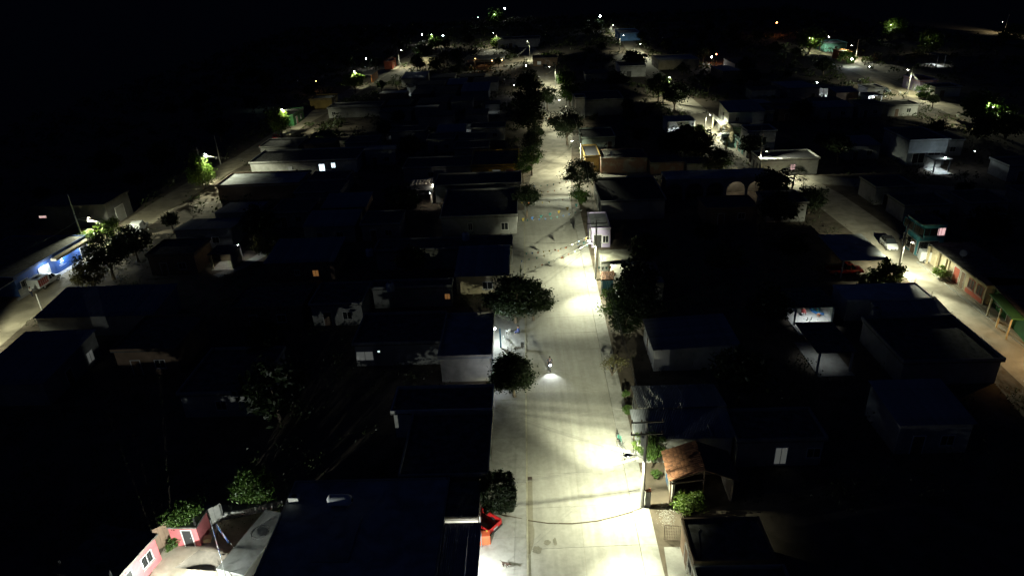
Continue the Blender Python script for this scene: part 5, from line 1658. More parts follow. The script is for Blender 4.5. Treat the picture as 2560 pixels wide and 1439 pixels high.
water_tank('pale upright water tank in the dark left block', P(977, 727, 3.15), 0.62, 1.3, (0.32, 0.36, 0.40))
water_tank('dim upright water tank left of the long unlit roof', P(925, 640, 2.9), 0.6, 1.3, (0.28, 0.32, 0.38))
bulb('bright lamp hidden by the tree on the lit front wall', (xl(79) - 4.0, P(1240, 895).y + 3.2, 2.5), 420, (0.86, 0.97, 1.0), bracket=(-0.3, 0, 0.1), r=0.12)
bulb('dim lamp under the eave lighting the empty pavement', (xl(70) - 3.9, P(1235, 985).y, 2.4), 65, (0.78, 0.86, 1.0), bracket=(-0.3, 0, 0.1), strength=6)
bulb('small white lamp on the roof corner by the street tree', P(1300, 457, 3.0), 40, (0.85, 0.95, 1.0), bracket=(-0.4, 0, 0.1), strength=60)
# things before the lit wall
for (x, y, hd_, lab) in ((1266, 852, 0.4, 'white plastic chair nearest the blue post'), (1281, 868, -0.7, 'white plastic chair half behind the big tree'), (1270, 834, 2.2, 'white plastic chair in the dark beyond the blue post')):
    chair(lab, P(x, y, 0.15), hd_)
person('person in blue sitting on the pavement near the white chairs', P(1297, 836, 0.15), 2.6, 'sit', (0.04, 0.1, 0.4), (0.03, 0.06, 0.2), z=0.15)
st = thing('stool', 'low dark stool under the person in blue', 'stool', P(1297, 836, 0.15))
MB().lathe([(0.18, 0.37), (0.2, 0.38), (0.2, 0.41), (0.18, 0.42)], 12).build('seat', DARKM(), st)
for i in range(4):
    t = i * math.pi / 2 + 0.7
    MB().tube([(0.15 * math.cos(t), 0.15 * math.sin(t), 0.37), (0.2 * math.cos(t), 0.2 * math.sin(t), 0)], 0.02, 5).build('leg', DARKM(), st)
p = P(1252, 868, 0.15)
tag(MB().box(p.x - 0.09, p.x + 0.09, p.y - 0.09, p.y + 0.09, 0.14, 2.9).build('blue_post', mat('post_blue', (0.015, 0.14, 0.3), 0.6, 0.1, 2, 0)), 'bright blue painted post in front of the lit wall', 'post')
p = P(1315, 871, 0.15)
bn = thing('litter_bin', 'small dark bin standing on the left kerb near the motorcycle', 'bin', (xl(p.y) - 0.45, p.y, 0.15))
MB().box(-0.2, 0.2, -0.2, 0.2, 0.35, 0.9).build('bucket', DARKM(), bn)
MB().tube([(0, 0, 0), (0, 0, 0.36)], 0.04, 6).build('stand', DARKM(), bn)
# street side plants in pots by the corrugated house
for i, (x, y, hgt) in enumerate(((1301, 700, 2.6), (1294, 706, 1.7))):
    p = P(x, y, 0.15)
    r_ = thing('potted_cactus', ['tall dark column cactus in a pot by the left kerb', 'shorter column cactus in a pot by the left kerb'][i], 'potted plant', (p.x, p.y, 0.15))
    MB().lathe([(0.16, 0), (0.24, 0.4), (0.26, 0.42), (0.22, 0.44)], 12).build('pot', REDW, r_)
    MB().tube([(0, 0, 0.42), (0.02, 0, hgt * 0.6), (0.12, 0, hgt)], [0.1, 0.11, 0.05], 8).tube([(0.0, 0, hgt * 0.5), (0.22, 0, hgt * 0.6), (0.3, 0, hgt * 0.85)], [0.06, 0.07, 0.03], 7).build('stem', leaf_mat('leaf_cactus', (0.04, 0.07, 0.03)), r_, smooth=True)

# carport with pale tarp
porch('pale tarp carport glowing in the dark left block', [(1016, 478), (1084, 476), (1082, 455), (1024, 455)], 2.9, DIRT(), 60, (1.0, 0.93, 0.78), side_walls=(1, 2), wall=PLAST('lime', (0.5, 0.47, 0.4)), roofm=ROOFC(), lamp_at=(0.95, -0.15), cat='carport', name='carport', floor_ext=1.5)
b = MB()
sq = [P(1016, 487, 2.2), P(1030, 450, 3.6), P(1086, 442, 3.9), P(1078, 474, 2.7)]
gr = []
n = 7
for j in range(n + 1):
    row = []
    for i in range(n + 1):
        p = (sq[0].lerp(sq[3], i / n)).lerp(sq[1].lerp(sq[2], i / n), j / n)
        p.z -= 0.55 * math.sin(math.pi * i / n) * (0.6 + 0.4 * math.sin(5 * j / n))
        row.append(p)
    gr.append(row)
for j in range(n):
    for i in range(n):
        b.face(gr[j][i], gr[j][i + 1], gr[j + 1][i + 1], gr[j + 1][i])
o = b.build('tarpaulin', mat('tarp_cream', (0.5, 0.45, 0.36), 0.8, 0.2, 2, 0.1), smooth=True)
o.modifiers.new('thick', 'SOLIDIFY').thickness = 0.02
tag(o, 'cream tarpaulin slung over the carport in the dark left block', 'tarpaulin')
bulb('small lamp beside the cream tarpaulin', P(1082, 462, 3.4), 80, (1.0, 0.95, 0.82), bracket=(0.5, 0, -0.2))

# porch in the left block
porch('small lit porch with counter in the dark left middle', [(535, 636), (592, 634), (585, 614), (532, 616)], 2.7, WALK(), 70, (1.0, 0.95, 0.85), side_walls=(2, 1), wall=CREAM, floor_ext=0.6)
p = P(600, 650)
lp = thing('garden_lamp', 'bright white lamp on a pale wall end beside the lit porch', 'lamp', (p.x, p.y, 0))
MB().box(-0.12, 0.12, -0.5, 1.2, 0, 2.5).build('wall_end', WHITE, lp)
hb = MB().lathe([(0.05, 0.3), (0.12, 0.2), (0.14, 0.1), (0.1, 0.0)], 10, (0.25, 0, 2.55)).build('lamp_head', emit('bulb_cool_55', (0.85, 0.95, 1.0), 55), lp)
lamp_light(hb, (0.35, -0.05, 2.4), 320, COOL, 'POINT', 0.06)
q = [P(560, 690), P(600, 676), P(680, 640), P(720, 610), P(700, 610), P(640, 640), P(545, 680)]
L, R = centre_ribbon([(540, 690), (600, 668), (650, 640), (700, 605)], 2.0, 0)
ribbon('path_yard', L, R, 0.02, WALK())

# ---- shop across the near left street
a_, b_ = P(21, 702, 3.3), P(197, 600, 3.3)
SHA = ang_of(a_, b_)
hsx, wsx, dsx = house('blue painted corner shop with white emblem, near left street', [(-160, 690), (21, 702), (197, 600), (35, 585)], 3.3, BLUE, parapet=0.1, over=0.15, ang=SHA, name='shop', cat='shop', ops=[(1, 0.36, 2.4, 0.1, 2.4, 'door', WHITE), (1, 0.93, 2.0, 0.1, 2.4, 'door', DARKM()), (1, 0.1, 1.6, 1.0, 1.2, 'window')])
fr = side_frame(wsx, dsx, 1)
slab_on(fr, 0.1, dsx * 0.25, 0.0, 1.2, 0.01, 0.03).build('dado', WHITE, hsx)
slab_on(fr, dsx * 0.45, dsx * 0.98, 2.75, 3.15, 0.35, 1.4).build('awning', CREAM, hsx)
sgn = slab_on(fr, dsx * 0.5, dsx * 0.74, 0.35, 2.6, 0.008, 0.03).build('sign', mat('sign_blue', (0.02, 0.09, 0.36), 0.6, 0.1, 3, 0), hsx)
wm = mat('sign_white', (0.75, 0.78, 0.8), 0.6, 0.1, 3, 0)
org, al, out, ln_ = fr
em = MB()
c = org + al * dsx * 0.60 + out * 0.034
pts = []
for i in range(18):
    t = i * math.pi / 9
    rr = 0.33 * (1.0 + 0.18 * math.sin(3 * t))
    pts.append(c + al * rr * math.cos(t) + Vector((0, 0, 2.05 + rr * math.sin(t))))
em.face(*pts)
for (s0, s1, z0, z1) in ((-0.55, 0.5, 1.42, 1.62), (-0.85, 0.2, 1.1, 1.24), (-0.7, 0.9, 0.86, 0.96)):
    n = 7
    for i in range(n):
        x0 = s0 + (s1 - s0) * i / n
        x1 = x0 + (s1 - s0) / n * 0.72
        em.face(c + al * x0 + Vector((0, 0, z0)), c + al * x1 + Vector((0, 0, z0 + 0.02)), c + al * x1 + Vector((0, 0, z1)), c + al * x0 + Vector((0, 0, z1 - 0.02)))
em.build('emblem', wm, sgn)
for t in (0.36, 0.62, 0.88):
    lp_ = local(hsx, *(org + al * dsx * t + out * 0.9 + Vector((0, 0, 2.6))))
    bulb('white lamp under the blue shop eave, ' + {0.36: 'above the truck', 0.62: 'beside the emblem', 0.88: 'at the dark tree end'}[t], lp_, {0.36: 150, 0.62: 230, 0.88: 170}[t], (0.8, 0.92, 1.0), bracket=(-0.3, 0, 0.2), r=0.06)
tp = P(118, 712)
vehicle('stall', 'white delivery truck with drinks racks parked by the blue shop', tp, SHA + math.pi / 2, paint('white', (0.62, 0.63, 0.63)))
person('person in dark clothes loading at the back of the delivery truck', P(82, 742), SHA + 1.4, 'stand', (0.6, 0.6, 0.58), (0.02, 0.025, 0.05), z=0.02)
porch('brown porch corner at the left edge below the blue shop', [(-90, 752), (38, 712), (20, 695), (-80, 700)], 2.9, BROWNW, 0, side_walls=(), wall=BROWNW, roofm=ROOFC())
q = [P(45, 752), P(150, 690), P(205, 655), P(190, 640), P(100, 690), P(30, 730)]
struct(MB().prism([(p.x, p.y) for p in q], 0, 0.06).build('pavement_shop', mat('pale_tile', (0.5, 0.5, 0.5), 0.7, 0.15, 1.5, 0.1)))
vehicle('box', 'white box truck rear glowing beside the left street trees', P(352, 578), math.radians(100), paint('white', (0.62, 0.63, 0.63)))

# ---- vehicles elsewhere
def toward(a, b):
    a, b = P(*a), P(*b)
    return math.atan2(b.y - a.y, b.x - a.x)


vehicle('hatch', 'white hatchback with black roof parked on the right street', P(2221, 618), toward((2196, 590), (2244, 640)), paint('white', (0.62, 0.63, 0.63)))
vehicle('van', 'white van parked under the pillars of the cream house', P(2332, 655), toward((2318, 655), (2350, 657)), paint('white', (0.62, 0.63, 0.63)))
vehicle('pickup', 'old red pickup in the dark yard below the carport', P(2108, 684), toward((2090, 684), (2140, 682)), paint('red', (0.55, 0.02, 0.02)))
vehicle('box', 'white box pickup parked before the white houses, right street', P(1812, 357), toward((1806, 344), (1824, 366)), paint('white', (0.62, 0.63, 0.63)))
vehicle('pickup', 'dark truck with glowing red tail lights on the left street', P(690, 352), toward((676, 358), (706, 334)), paint('maroon', (0.12, 0.02, 0.02)), tail=30)
vehicle('pickup', 'dark parked pickup at the bend of the main street', P(1364, 172), math.radians(95), paint('black', (0.03, 0.04, 0.04)))
vehicle('hatch', 'dark car with glinting roof by the bright patio, outer right', P(2210, 231), toward((2200, 230), (2222, 234)), paint('black', (0.03, 0.04, 0.04)))
mp = P(1375, 922, 0.05)
motorbike('motorcycle with lit headlight riding down the main street', mp, math.radians(-91))
person('motorcycle rider in dark clothes on the main street', mp + Vector((0, 0.2, 0)), math.radians(-91), 'ride', (0.03, 0.04, 0.07), (0.02, 0.02, 0.03), z=0.045)
bicycle('green framed bicycle left at the right kerb, farther one', P(1548, 1104, 0.1), math.radians(-75), (0.03, 0.32, 0.24), z=0.142)
bicycle('grey bicycle left at the right kerb, nearer one', P(1553, 1123, 0.1), math.radians(-65), (0.12, 0.13, 0.12), z=0.142)
for (x, y, lab, c_) in ((2378, 697, 'person in brown seated outside the cream house', (0.18, 0.1, 0.07)), (2392, 704, 'person in red seated outside the cream house', (0.35, 0.06, 0.06))):
    pt = P(x, y, 0.11)
    person(lab, pt, math.radians(190), 'sit', c_, (0.06, 0.05, 0.06), z=0.115)
    st = thing('stool', 'stool under the ' + lab.split(' seated')[0], 'stool', (pt.x, pt.y, 0.115))
    MB().lathe([(0.18, 0.37), (0.2, 0.38), (0.2, 0.41), (0.18, 0.42)], 12).build('seat', BROWNW, st)
    for i in range(4):
        t = i * math.pi / 2 + 0.7
        MB().tube([(0.15 * math.cos(t), 0.15 * math.sin(t), 0.37), (0.2 * math.cos(t), 0.2 * math.sin(t), 0)], 0.02, 5).build('leg', BROWNW, st)
# iron gate panel and little fence by the forecourt
ga = [P(1662, 1322, 1.3), P(1709, 1330, 1.3), P(1706, 1368, 0.2), P(1660, 1347, 0.2)]
gt = thing('iron_gate', 'rusty iron mesh gate leaning open beside the grey concrete roof', 'gate', P(1660, 1350), math.radians(-8))
gw, gh = 2.0, 1.5
fm_ = MB()
for a, b_ in (((0, 0, 0.1), (gw, 0, 0.1)), ((0, 0.25, gh), (gw, 0.25, gh)), ((0, 0, 0.1), (0, 0.25, gh)), ((gw, 0, 0.1), (gw, 0.25, gh))):
    fm_.tube([a, b_], 0.03, 5)
fm_.build('frame', mat('rusty_iron', (0.12, 0.08, 0.06)), gt)
for i in range(1, 14):
    MB().tube([(gw * i / 14, 0.0, 0.1), (gw * i / 14, 0.25, gh)], 0.012, 4).build('bar', mat('rusty_iron', (0.12, 0.08, 0.06)), gt)
for j in range(1, 5):
    MB().tube([(0, 0.05 * j, 0.1 + (gh - 0.1) * j / 5), (gw, 0.05 * j, 0.1 + (gh - 0.1) * j / 5)], 0.012, 4).build('crossbar', mat('rusty_iron', (0.12, 0.08, 0.06)), gt)
f0, f1 = P(1678, 1262), P(1716, 1288)
ff = thing('wooden_fence', 'low wooden picket fence below the round shrub', 'fence', f0, math.atan2((f1 - f0).y, (f1 - f0).x))
fl = (f1 - f0).length
for i in range(12):
    MB().box(i * fl / 11 - 0.03, i * fl / 11 + 0.03, -0.015, 0.015, 0, 1.0).build('picket', WOOD(), ff)
for z_ in (0.3, 0.85):
    MB().box(0, fl, 0.018, 0.05, z_, z_ + 0.07).build('rail', WOOD(), ff)

# ---------------------------------------------------------------- street lamps
b1 = P(1605, 1268)
utility_pole('near concrete utility pole with crossarms and lamp at the bottom', b1, 9.8, (-1.45, 0.0, 6.05), [(9.6, 1.35, 0.0), (8.35, 1.35, 0.0)], 8600, LED, transformer=True, back=0.1, spot=152, beam=60, beam_d=0.3, throw=2.0)
b2 = P(1489, 699)
utility_pole('second utility pole with lamp beside the tiled canopy', b2, 9.8, (-0.8, 0.0, 6.2), [(9.3, 1.5, 0.0)], 7600, LED, back=0.05, spot=150, beam=62, beam_d=0.35, throw=2.3)
b3 = P(1452, 428)
utility_pole('utility pole rising behind the round street tree', b3, 9.0, (-2.0, 0.0, 7.3), [(8.6, 1.0, 0.0)], 9000, LED, back=0.03, spot=158, blend=0.2)
b4 = P(1416, 312)
utility_pole('utility pole behind the large dark street tree', b4, 8.6, (-2.0, 0, 7.4), [(8.2, 1.0, 0.0)], 5500, LED)
b5 = P(1389, 220)
utility_pole('pale utility pole on the far stretch of the main street', b5, 9.0, (-2.2, 0, 8.0), [(7.6, 1.2, 0.0)], 9000, LED)
b6 = P(1325, 152)
utility_pole('lit utility pole at the bend of the main street', b6, 8.6, (-0.8, 0.5, 9.0), [(7.8, 1.8, 0.0)], 9000, LED)
LEFTP = []
for (hx, hy, bx_, by_, hh, pw, lab) in (
    (218, 557, 212, 614, 10.0, 6500, 'tall leaning pole with lamp beside the blue shop'),
    (513, 384, 503, 440, 9.5, 7000, 'pole with transformer and lamp in the left street tree'),
    (704, 273, 722, 312, 7.6, 7500, 'lamp pole above the small green and red shop'),
    (885, 178, 877, 211, 8.0, 9000, 'lamp pole over the bright green tree on the left street'),
    (1003, 126, 998, 163, 9.0, 8000, 'pale lamp pole on the bright far left street'),
    (1078, 86, 1074, 114, 9.2, 7000, 'lamp pole near the top of the left street'),
):
    bb = P(bx_, by_)
    best = min([5.5 + 0.1 * i for i in range(26)], key=lambda z_: (P(hx, hy, z_) - Vector((bb.x, bb.y, z_))).length)
    if 'tree' in lab or 'green and red' in lab:
        best = 8.0
        bb = P(hx, hy, best) - Vector((1.6, 0, best))
    off = P(hx, hy, best) - bb
    o2 = Vector((off.x, off.y))
    o2 = Vector((max(1.0, min(2.4, abs(o2.x))), -0.05))
    utility_pole(lab, bb, max(hh, best + 0.3), (o2.x, o2.y, best), [(min(hh, best + 0.8) - 0.2, 1.0, 0.4)], pw * 1.4, LED, transformer='transformer' in lab, tilt=0.55, throw=0.55)
    LEFTP.append((bb, best))
RIGHTP = []
for (hx, hy, bx_, by_, hh, pw, col, side, lab) in (
    (2287, 616, 2242, 690, 8.2, 6500, LED, 1, 'dark pole with lamp arm between white hatchback and sapling'),
    (1905, 387, 1896, 434, 9.0, 20000, LED, 0, 'pole with lamp at the whitewashed wall corner'),
    (1778, 297, 1761, 338, 6.6, 8000, LED, 1, 'pole with lamp beside the white lit carport'),
    (1673, 193, 1661, 222, 7.6, 7000, LED, 1, 'pole with bright wires in the dark upper middle'),
    (1610, 135, 1586, 140, 7.8, 9500, LED, 1, 'lamp pole by the long low pale building'),
    (1534, 63, 1527, 86, 9.0, 4500, LED, 1, 'lamp pole before the bright blue house'),
    (1558, 88, 1554, 106, 9.0, 4500, LED, 1, 'pole in the upper right street below the blue house'),
    (2269, 174, 2271, 222, 9.0, 9000, LED, -1, 'lamp pole on the outer street by the lilac columns'),
    (2477, 253, 2482, 300, 9.0, 8500, LED, -1, 'lamp pole between lit trees on the outer street'),
    (2131, 122, 2139, 146, 8.0, 9000, LED, -1, 'lamp pole beside the orange lit little house'),
    (2508, 66, 2511, 82, 9.0, 2500, (1.0, 0.85, 0.5), -1, 'lamp pole in the far upper right corner'),
    (1234, 82, 1240, 108, 8.0, 6000, LED, -1, 'lamp pole far up the middle by the bright tree'),
    (2632, 838, 2650, 905, 7.5, 800, (1.0, 0.58, 0.2), -1, 'amber lamp pole just past the right edge'),
    (-95, 800, -100, 880, 8.0, 2600, LED, 1, 'lamp pole just past the left edge'),
    (2027, 88, 2032, 122, 9.0, 9000, (0.9, 1.0, 0.7), 1, 'lamp pole hidden in the glowing tree, far right'),
):
    bb = P(bx_, by_)
    best = min([5.5 + 0.1 * i for i in range(26)], key=lambda z_: (P(hx, hy, z_) - Vector((bb.x, bb.y, z_))).length)
    if 'tree' in lab or 'upper middle' in lab:
        best = 8.0
        bb = P(hx, hy, best) - Vector((math.copysign(1.6, side), 0, best))
    off = P(hx, hy, best) - bb
    o2 = Vector((off.x, off.y))
    o2 = Vector((math.copysign(max(1.0, min(2.6, abs(o2.x))), side or o2.x), -0.05))
    if side == 0:
        o2 = Vector((0.6, -1.8))
    utility_pole(lab, bb, max(hh, best + 0.3), (o2.x, o2.y, best), [(min(hh, best + 0.8) - 0.2, 1.0, 0.0)], pw, col, back=0.02 if ('hatchback' in lab or 'whitewashed' in lab) else 1.0, spot=146 if 'hatchback' in lab else 158 if 'carport' in lab else 138, beam_d=-0.05 if 'hatchback' in lab else 0.14, throw=0.35 if 'whitewashed' in lab else 1.7, front=0.02 if 'carport' in lab else 0.13)
    RIGHTP.append((bb, best))
utility_pole('unlit pole with crossarms before the white cube house', P(1896, 392), 9.0, None, [(8.6, 0.9, 0.2), (7.4, 0.6, 0.2)])
utility_pole('pale pole standing in the left street bend', P(552, 411), 7.5, None, [])
utility_pole('short dark post in the near left yard', P(108, 782), 3.2, None, [], r=0.12)

# ---------------------------------------------------------------- wires
WG = 'overhead wires of the town'


def up(p, z):
    return Vector((p.x, p.y, z))


for i, (a, b, n, sag, sp_, lab) in enumerate((
    (up(b1, 5.75) + Vector((-0.2, 0.3, 0)), P(1215, 1015, 3.3), 3, 0.35, 0.25, 'wires from the near pole up to the dark eave by the big tree'),
    (up(b1, 5.6) + Vector((-0.2, 0.25, 0)), P(1195, 1215, 3.4), 2, 0.4, 0.12, 'wires from the near pole across to the clipped tree house'),
    (up(b1, 7.6) + Vector((-0.2, 0, 0)), P(1195, 1470, 4.4), 2, 0.5, 0.3, 'wires from the near pole down over the dog forecourt'),
    (up(b2, 6.4) + Vector((-0.2, 0, 0)), P(1285, 690, 3.0), 3, 0.3, 0.35, 'wires from the second pole to the corrugated roof house'),
    (up(b2, 6.2) + Vector((-0.2, 0, 0)), P(1235, 785, 3.2), 3, 0.4, 0.6, 'wires from the second pole to the bluish roof by the broad tree'),
    (up(b2, 6.5) + Vector((-0.2, 0, 0)), P(1290, 600, 3.2), 2, 0.4, 0.3, 'wires from the second pole to the long tank roof'),
    (up(b1, 9.75), up(b2, 9.45), 3, 1.0, 0.7, 'power wires strung between the near and the second pole'),
    (up(b2, 9.45), up(b3, 8.75), 3, 0.8, 0.7, 'power wires strung between the second pole and the round tree'),
    (up(b3, 8.75), up(b4, 8.35), 3, 0.8, 0.5, 'power wires running on from the round tree pole'),
    (up(b3, 7.4), P(1300, 445, 3.2), 3, 0.5, 0.5, 'bright wires beside the round tree pole'),
    (up(b4, 7.4), P(1330, 290, 4.0), 3, 0.5, 0.5, 'bright wires above the large dark street tree'),
    (up(b5, 7.6), P(1340, 195, 5.0), 3, 0.5, 0.5, 'bright wires at the far main street pole'),
    (up(b6, 7.8), P(1292, 140, 5.0), 3, 0.5, 0.5, 'bright wires left of the bend pole'),
    (up(b6, 7.8), up(b5, 8.4), 3, 0.9, 0.5, 'wires from the bend pole to the far main street pole'),
    (up(LEFTP[0][0], LEFTP[0][1] - 0.2), P(350, 545, 5.2), 3, 0.5, 0.3, 'bright wires from the shop pole to the box truck'),
    (up(LEFTP[0][0], LEFTP[0][1] - 0.6), P(20, 640, 4.5), 2, 0.4, 0.3, 'wires over the blue shop roof'),
    (up(LEFTP[1][0], LEFTP[1][1] - 0.2), P(620, 395, 6.5), 3, 0.3, 0.3, 'bright wires over the left street bend'),
    (up(LEFTP[2][0], LEFTP[2][1]), P(760, 268, 6.0), 3, 0.4, 0.4, 'bright wires above the green and red shop'),
    (up(LEFTP[3][0], LEFTP[3][1]), P(930, 190, 6.0), 3, 0.4, 0.4, 'bright wires above the green tree on the left street'),
    (up(LEFTP[4][0], LEFTP[4][1]), P(965, 152, 6.0), 3, 0.4, 0.4, 'bright wires at the bright far left street pole'),
    (up(RIGHTP[0][0], 6.0), P(2380, 640, 3.3), 2, 0.4, 0.3, 'wires from the dark pole to the cream house'),
    (up(RIGHTP[2][0], 6.4), P(1840, 320, 5.0), 3, 0.4, 0.5, 'bright wires from the carport pole to the white houses'),
    (up(RIGHTP[3][0], 6.8), P(1700, 225, 5.0), 3, 0.4, 0.5, 'bright wires below the pole in the upper middle'),
    (up(RIGHTP[7][0], 7.4), P(2300, 195, 6.0), 3, 0.4, 0.5, 'bright wires at the outer street pole'),
    (up(RIGHTP[8][0], 7.6), P(2420, 250, 6.5), 3, 0.4, 0.5, 'bright wires above the lit outer street trees'),
)):
    far = (a - Vector((0, 0, 45))).length
    wires(lab, a, b, n, sag, sp_, (0.004 + far * 0.00006) if 'dog' in lab else 0.005 + far * 0.00009, WG, bmat=mat('wire_sheath', (0.30, 0.30, 0.28), 0.5, 0.1, 1, 0))

# ---------------------------------------------------------------- pennants over the main street
for (ya, za, yb, zb, n, lab) in (
    (P(1310, 735).y, 3.9, P(1490, 672).y, 4.6, 14, 'pennant string nearest the broad street tree'),
    (P(1310, 715).y, 4.2, P(1490, 660).y, 5.0, 13, 'pennant string just beyond the nearest one'),
    (P(1310, 700).y, 4.6, P(1490, 690).y, 6.3, 16, 'long lit pennant string at the second lamp pole'),
    (P(1310, 610).y, 4.6, P(1478, 600).y, 5.8, 14, 'pennant string beyond the second lamp, orange and teal flags'),
    (P(1310, 590).y, 3.4, P(1478, 560).y, 4.4, 10, 'dark pennant string in front of the lilac house'),
    (P(1312, 560).y, 4.4, P(1470, 552).y, 5.2, 12, 'pennant string crossing above the lilac house'),
    (P(1315, 535).y, 4.4, P(1465, 520).y, 5.0, 12, 'yellow and white pennant string before the lilac house'),
    (P(1318, 515).y, 4.4, P(1462, 505).y, 5.0, 12, 'farthest pennant string below the round tree'),
):
    bunting(lab, (xl(ya) - 1.0, ya, za), (xr(yb) + 1.0, yb, zb), n - 3, 0.55, 0.62 if 'dark pennant' in lab else 0.3)
bunting('short pennant string glinting under the large dark street tree', P(1355, 293, 5), P(1404, 291, 5), 7, 0.3, 0.5)
bunting('short blue and orange pennant string over the tiled canopy gate', P(1493, 666, 3.6), P(1530, 664, 3.6), 4, 0.15, 0.42)

# ---------------------------------------------------------------- trees and plants
TG = 'street trees'
tree('big dark dense tree overhanging the left kerb by the motorcycle', (1284, 934), 2.75, 3.2, 'broad', 'dark', n=14000, leaf=0.05, seed=2, rz_=2.7)
tree('broad leafy tree reaching over the street above the white chairs', (1286, 740), 4.2, 4.2, 'broad', 'dark', n=16000, leaf=0.05, seed=3, rz_=3.0)
tree('lower leafy bough tree at the kerb under the broad tree', (1332, 745), 2.5, 3.4, 'loose', 'dark', n=6000, leaf=0.07, seed=4)
tree('clipped boxy round tree beside the red pickup', (1246, 1226), 1.75, 2.3, 'box', 'dark', n=26000, leaf=0.05, seed=5, rz_=1.6)
tree('dark street tree by the small white corner lamp', (1316, 490), 2.7, 4.3, 'broad', 'dark', n=5000, seed=6, leaf=0.06)
tree('round dark street tree at the cross street corner', (1446, 432), 3.6, 5.4, 'broad', 'dark', n=6000, seed=2, leaf=0.05)
tree('dark bush below the round street tree', (1455, 487), 2.4, 2.0, 'shrub', 'green', n=2600, seed=7)
tree('slim leafy tree by the yellow ochre house', (1307, 418), 2.0, 3.6, 'loose', 'green', n=2600, seed=8, leaf=0.075)
tree('leafy tree above the slim one on the left kerb', (1328, 390), 3.0, 4.6, 'broad', 'green', n=3600, seed=9)
tree('mid tree on the left kerb, third above the yellow house', (1328, 352), 3.0, 4.6, 'broad', 'dark', n=3200, seed=3, leaf=0.07)
tree('small round tree on the left kerb before the lit sand', (1340, 328), 2.4, 3.0, 'broad', 'dark', n=2600, seed=4, leaf=0.08)
tree('large dark street tree standing in the road edge', (1419, 309), 4.8, 5.6, 'broad', 'dark', n=6000, seed=10, leaf=0.05)
tree('huge dark tree mass left of the far main street, lower', (1318, 290), 5.0, 5.5, 'broad', 'dark', n=3600, seed=11, leaf=0.07)
tree('huge dark tree mass left of the far main street, middle', (1320, 250), 5.0, 6.5, 'broad', 'dark', n=3600, seed=3, leaf=0.07)
tree('huge dark tree mass left of the far main street, upper', (1322, 205), 5.0, 6.5, 'broad', 'dark', n=3600, seed=2, leaf=0.07)
tree('ragged conifer beside the far main street', (1368, 238), 3.2, 5.0, 'loose', 'dark', n=2600, seed=12, leaf=0.09)
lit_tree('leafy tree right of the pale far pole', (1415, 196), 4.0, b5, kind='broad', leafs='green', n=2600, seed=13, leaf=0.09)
tree('leafy tree below the pale far pole', (1425, 232), 4.0, 4.4, 'broad', 'green', n=2600, seed=5, leaf=0.09)
lit_tree('bright little tree at the bend of the main street', (1368, 143), 3.2, b6, kind='broad', leafs='green', n=2000, seed=6, leaf=0.1)
tree('feathery tree below the tiled canopy', (1546, 750), 2.7, 3.4, 'weep', 'green', n=4500, seed=14, leaf=0.055)
tree('dark tree joined to the feathery tree, right of it', (1580, 745), 3.7, 4.3, 'broad', 'dark', n=4500, seed=15, leaf=0.055)
tree('dark low tree on the bare lot below the feathery tree', (1562, 800), 2.4, 2.2, 'broad', 'dark', n=2600, seed=6, leaf=0.07)
tree('bare twiggy bush at the right kerb beside the motorcycle', (1530, 912), 1.9, 1.5, 'bare', 'dry', n=800, seed=16, leaf=0.05, cat='bush', name='bush')
tree('flowering tall shrub behind the near pole', (1632, 1122), 1.15, 2.2, 'shrub', 'green', n=4200, seed=17, rz_=1.7, leaf=0.085, name='shrub', cat='shrub')
tree('pale lit climbing shrub left of the near pole', (1597, 1105), 0.7, 2.2, 'shrub', 'lime', n=1800, seed=18, rz_=1.0, leaf=0.11, name='shrub', cat='shrub')
tree('round leafy shrub beside the wooden picket fence', (1726, 1253), 1.45, 1.5, 'shrub', 'lime', n=5200, seed=19, leaf=0.075, name='shrub', cat='shrub', rz_=1.25)
tree('low weedy shrub by the white wall above the bicycles', (1568, 1022), 0.6, 0.8, 'shrub', 'green', n=900, seed=20, leaf=0.13, name='shrub', cat='shrub')
tree('second weedy shrub by the white wall, farther up', (1565, 985), 0.5, 0.7, 'shrub', 'green', n=700, seed=21, leaf=0.13, name='shrub', cat='shrub')
tree('low grassy shrub in front of the tile cottage', (1642, 1185), 0.55, 0.5, 'shrub', 'green', n=800, seed=20, leaf=0.13, name='shrub', cat='shrub')
tree('leafy sapling lit beside the dark lamp pole', (2228, 686), 1.75, 3.0, 'loose', 'lime', n=2600, seed=22, rz_=2.1, leaf=0.1)
tree('low bush left of the leafy sapling', (2178, 698), 1.9, 1.3, 'shrub', 'green', n=2200, seed=23, leaf=0.09, name='bush', cat='bush')
tree('bright bush before the cream house pillars', (2355, 679), 1.15, 1.3, 'shrub', 'lime', n=2200, seed=24, leaf=0.1, name='bush', cat='bush')
tree('small bush beside the white hatchback', (2167, 612), 0.8, 1.0, 'shrub', 'green', n=900, seed=25, leaf=0.13, name='bush', cat='bush')
tree('dense dark tree left of the fan palm, cross street', (1800, 402), 3.6, 4.6, 'broad', 'dark', n=4200, seed=26, leaf=0.06)
palm('tall fan palm silhouette above the arcade roof', (1808, 428), 8.2, 2.6, True, 3)
palm('lit fan palm at the corner of the cross street', (1975, 497), 4.6, 2.7, True, 4)
tree('low round dark tree below the lit fan palm', (2026, 497), 3.2, 2.9, 'broad', 'dark', n=4500, seed=27, leaf=0.06)
tree('dark sapling before the white cube house', (1880, 362), 3.0, 4.0, 'loose', 'dark', n=2600, seed=28, leaf=0.08)
lit_tree('bright bush beside the carport lamp pole', (1748, 327), 2.2, RIGHTP[2][0], kind='shrub', leafs='lime', n=1500, seed=29, leaf=0.11, name='bush', cat='bush')
tree('dark garden tree left of the lit street bend', (1745, 362), 4.2, 4.0, 'broad', 'dark', n=2800, seed=30, leaf=0.08)
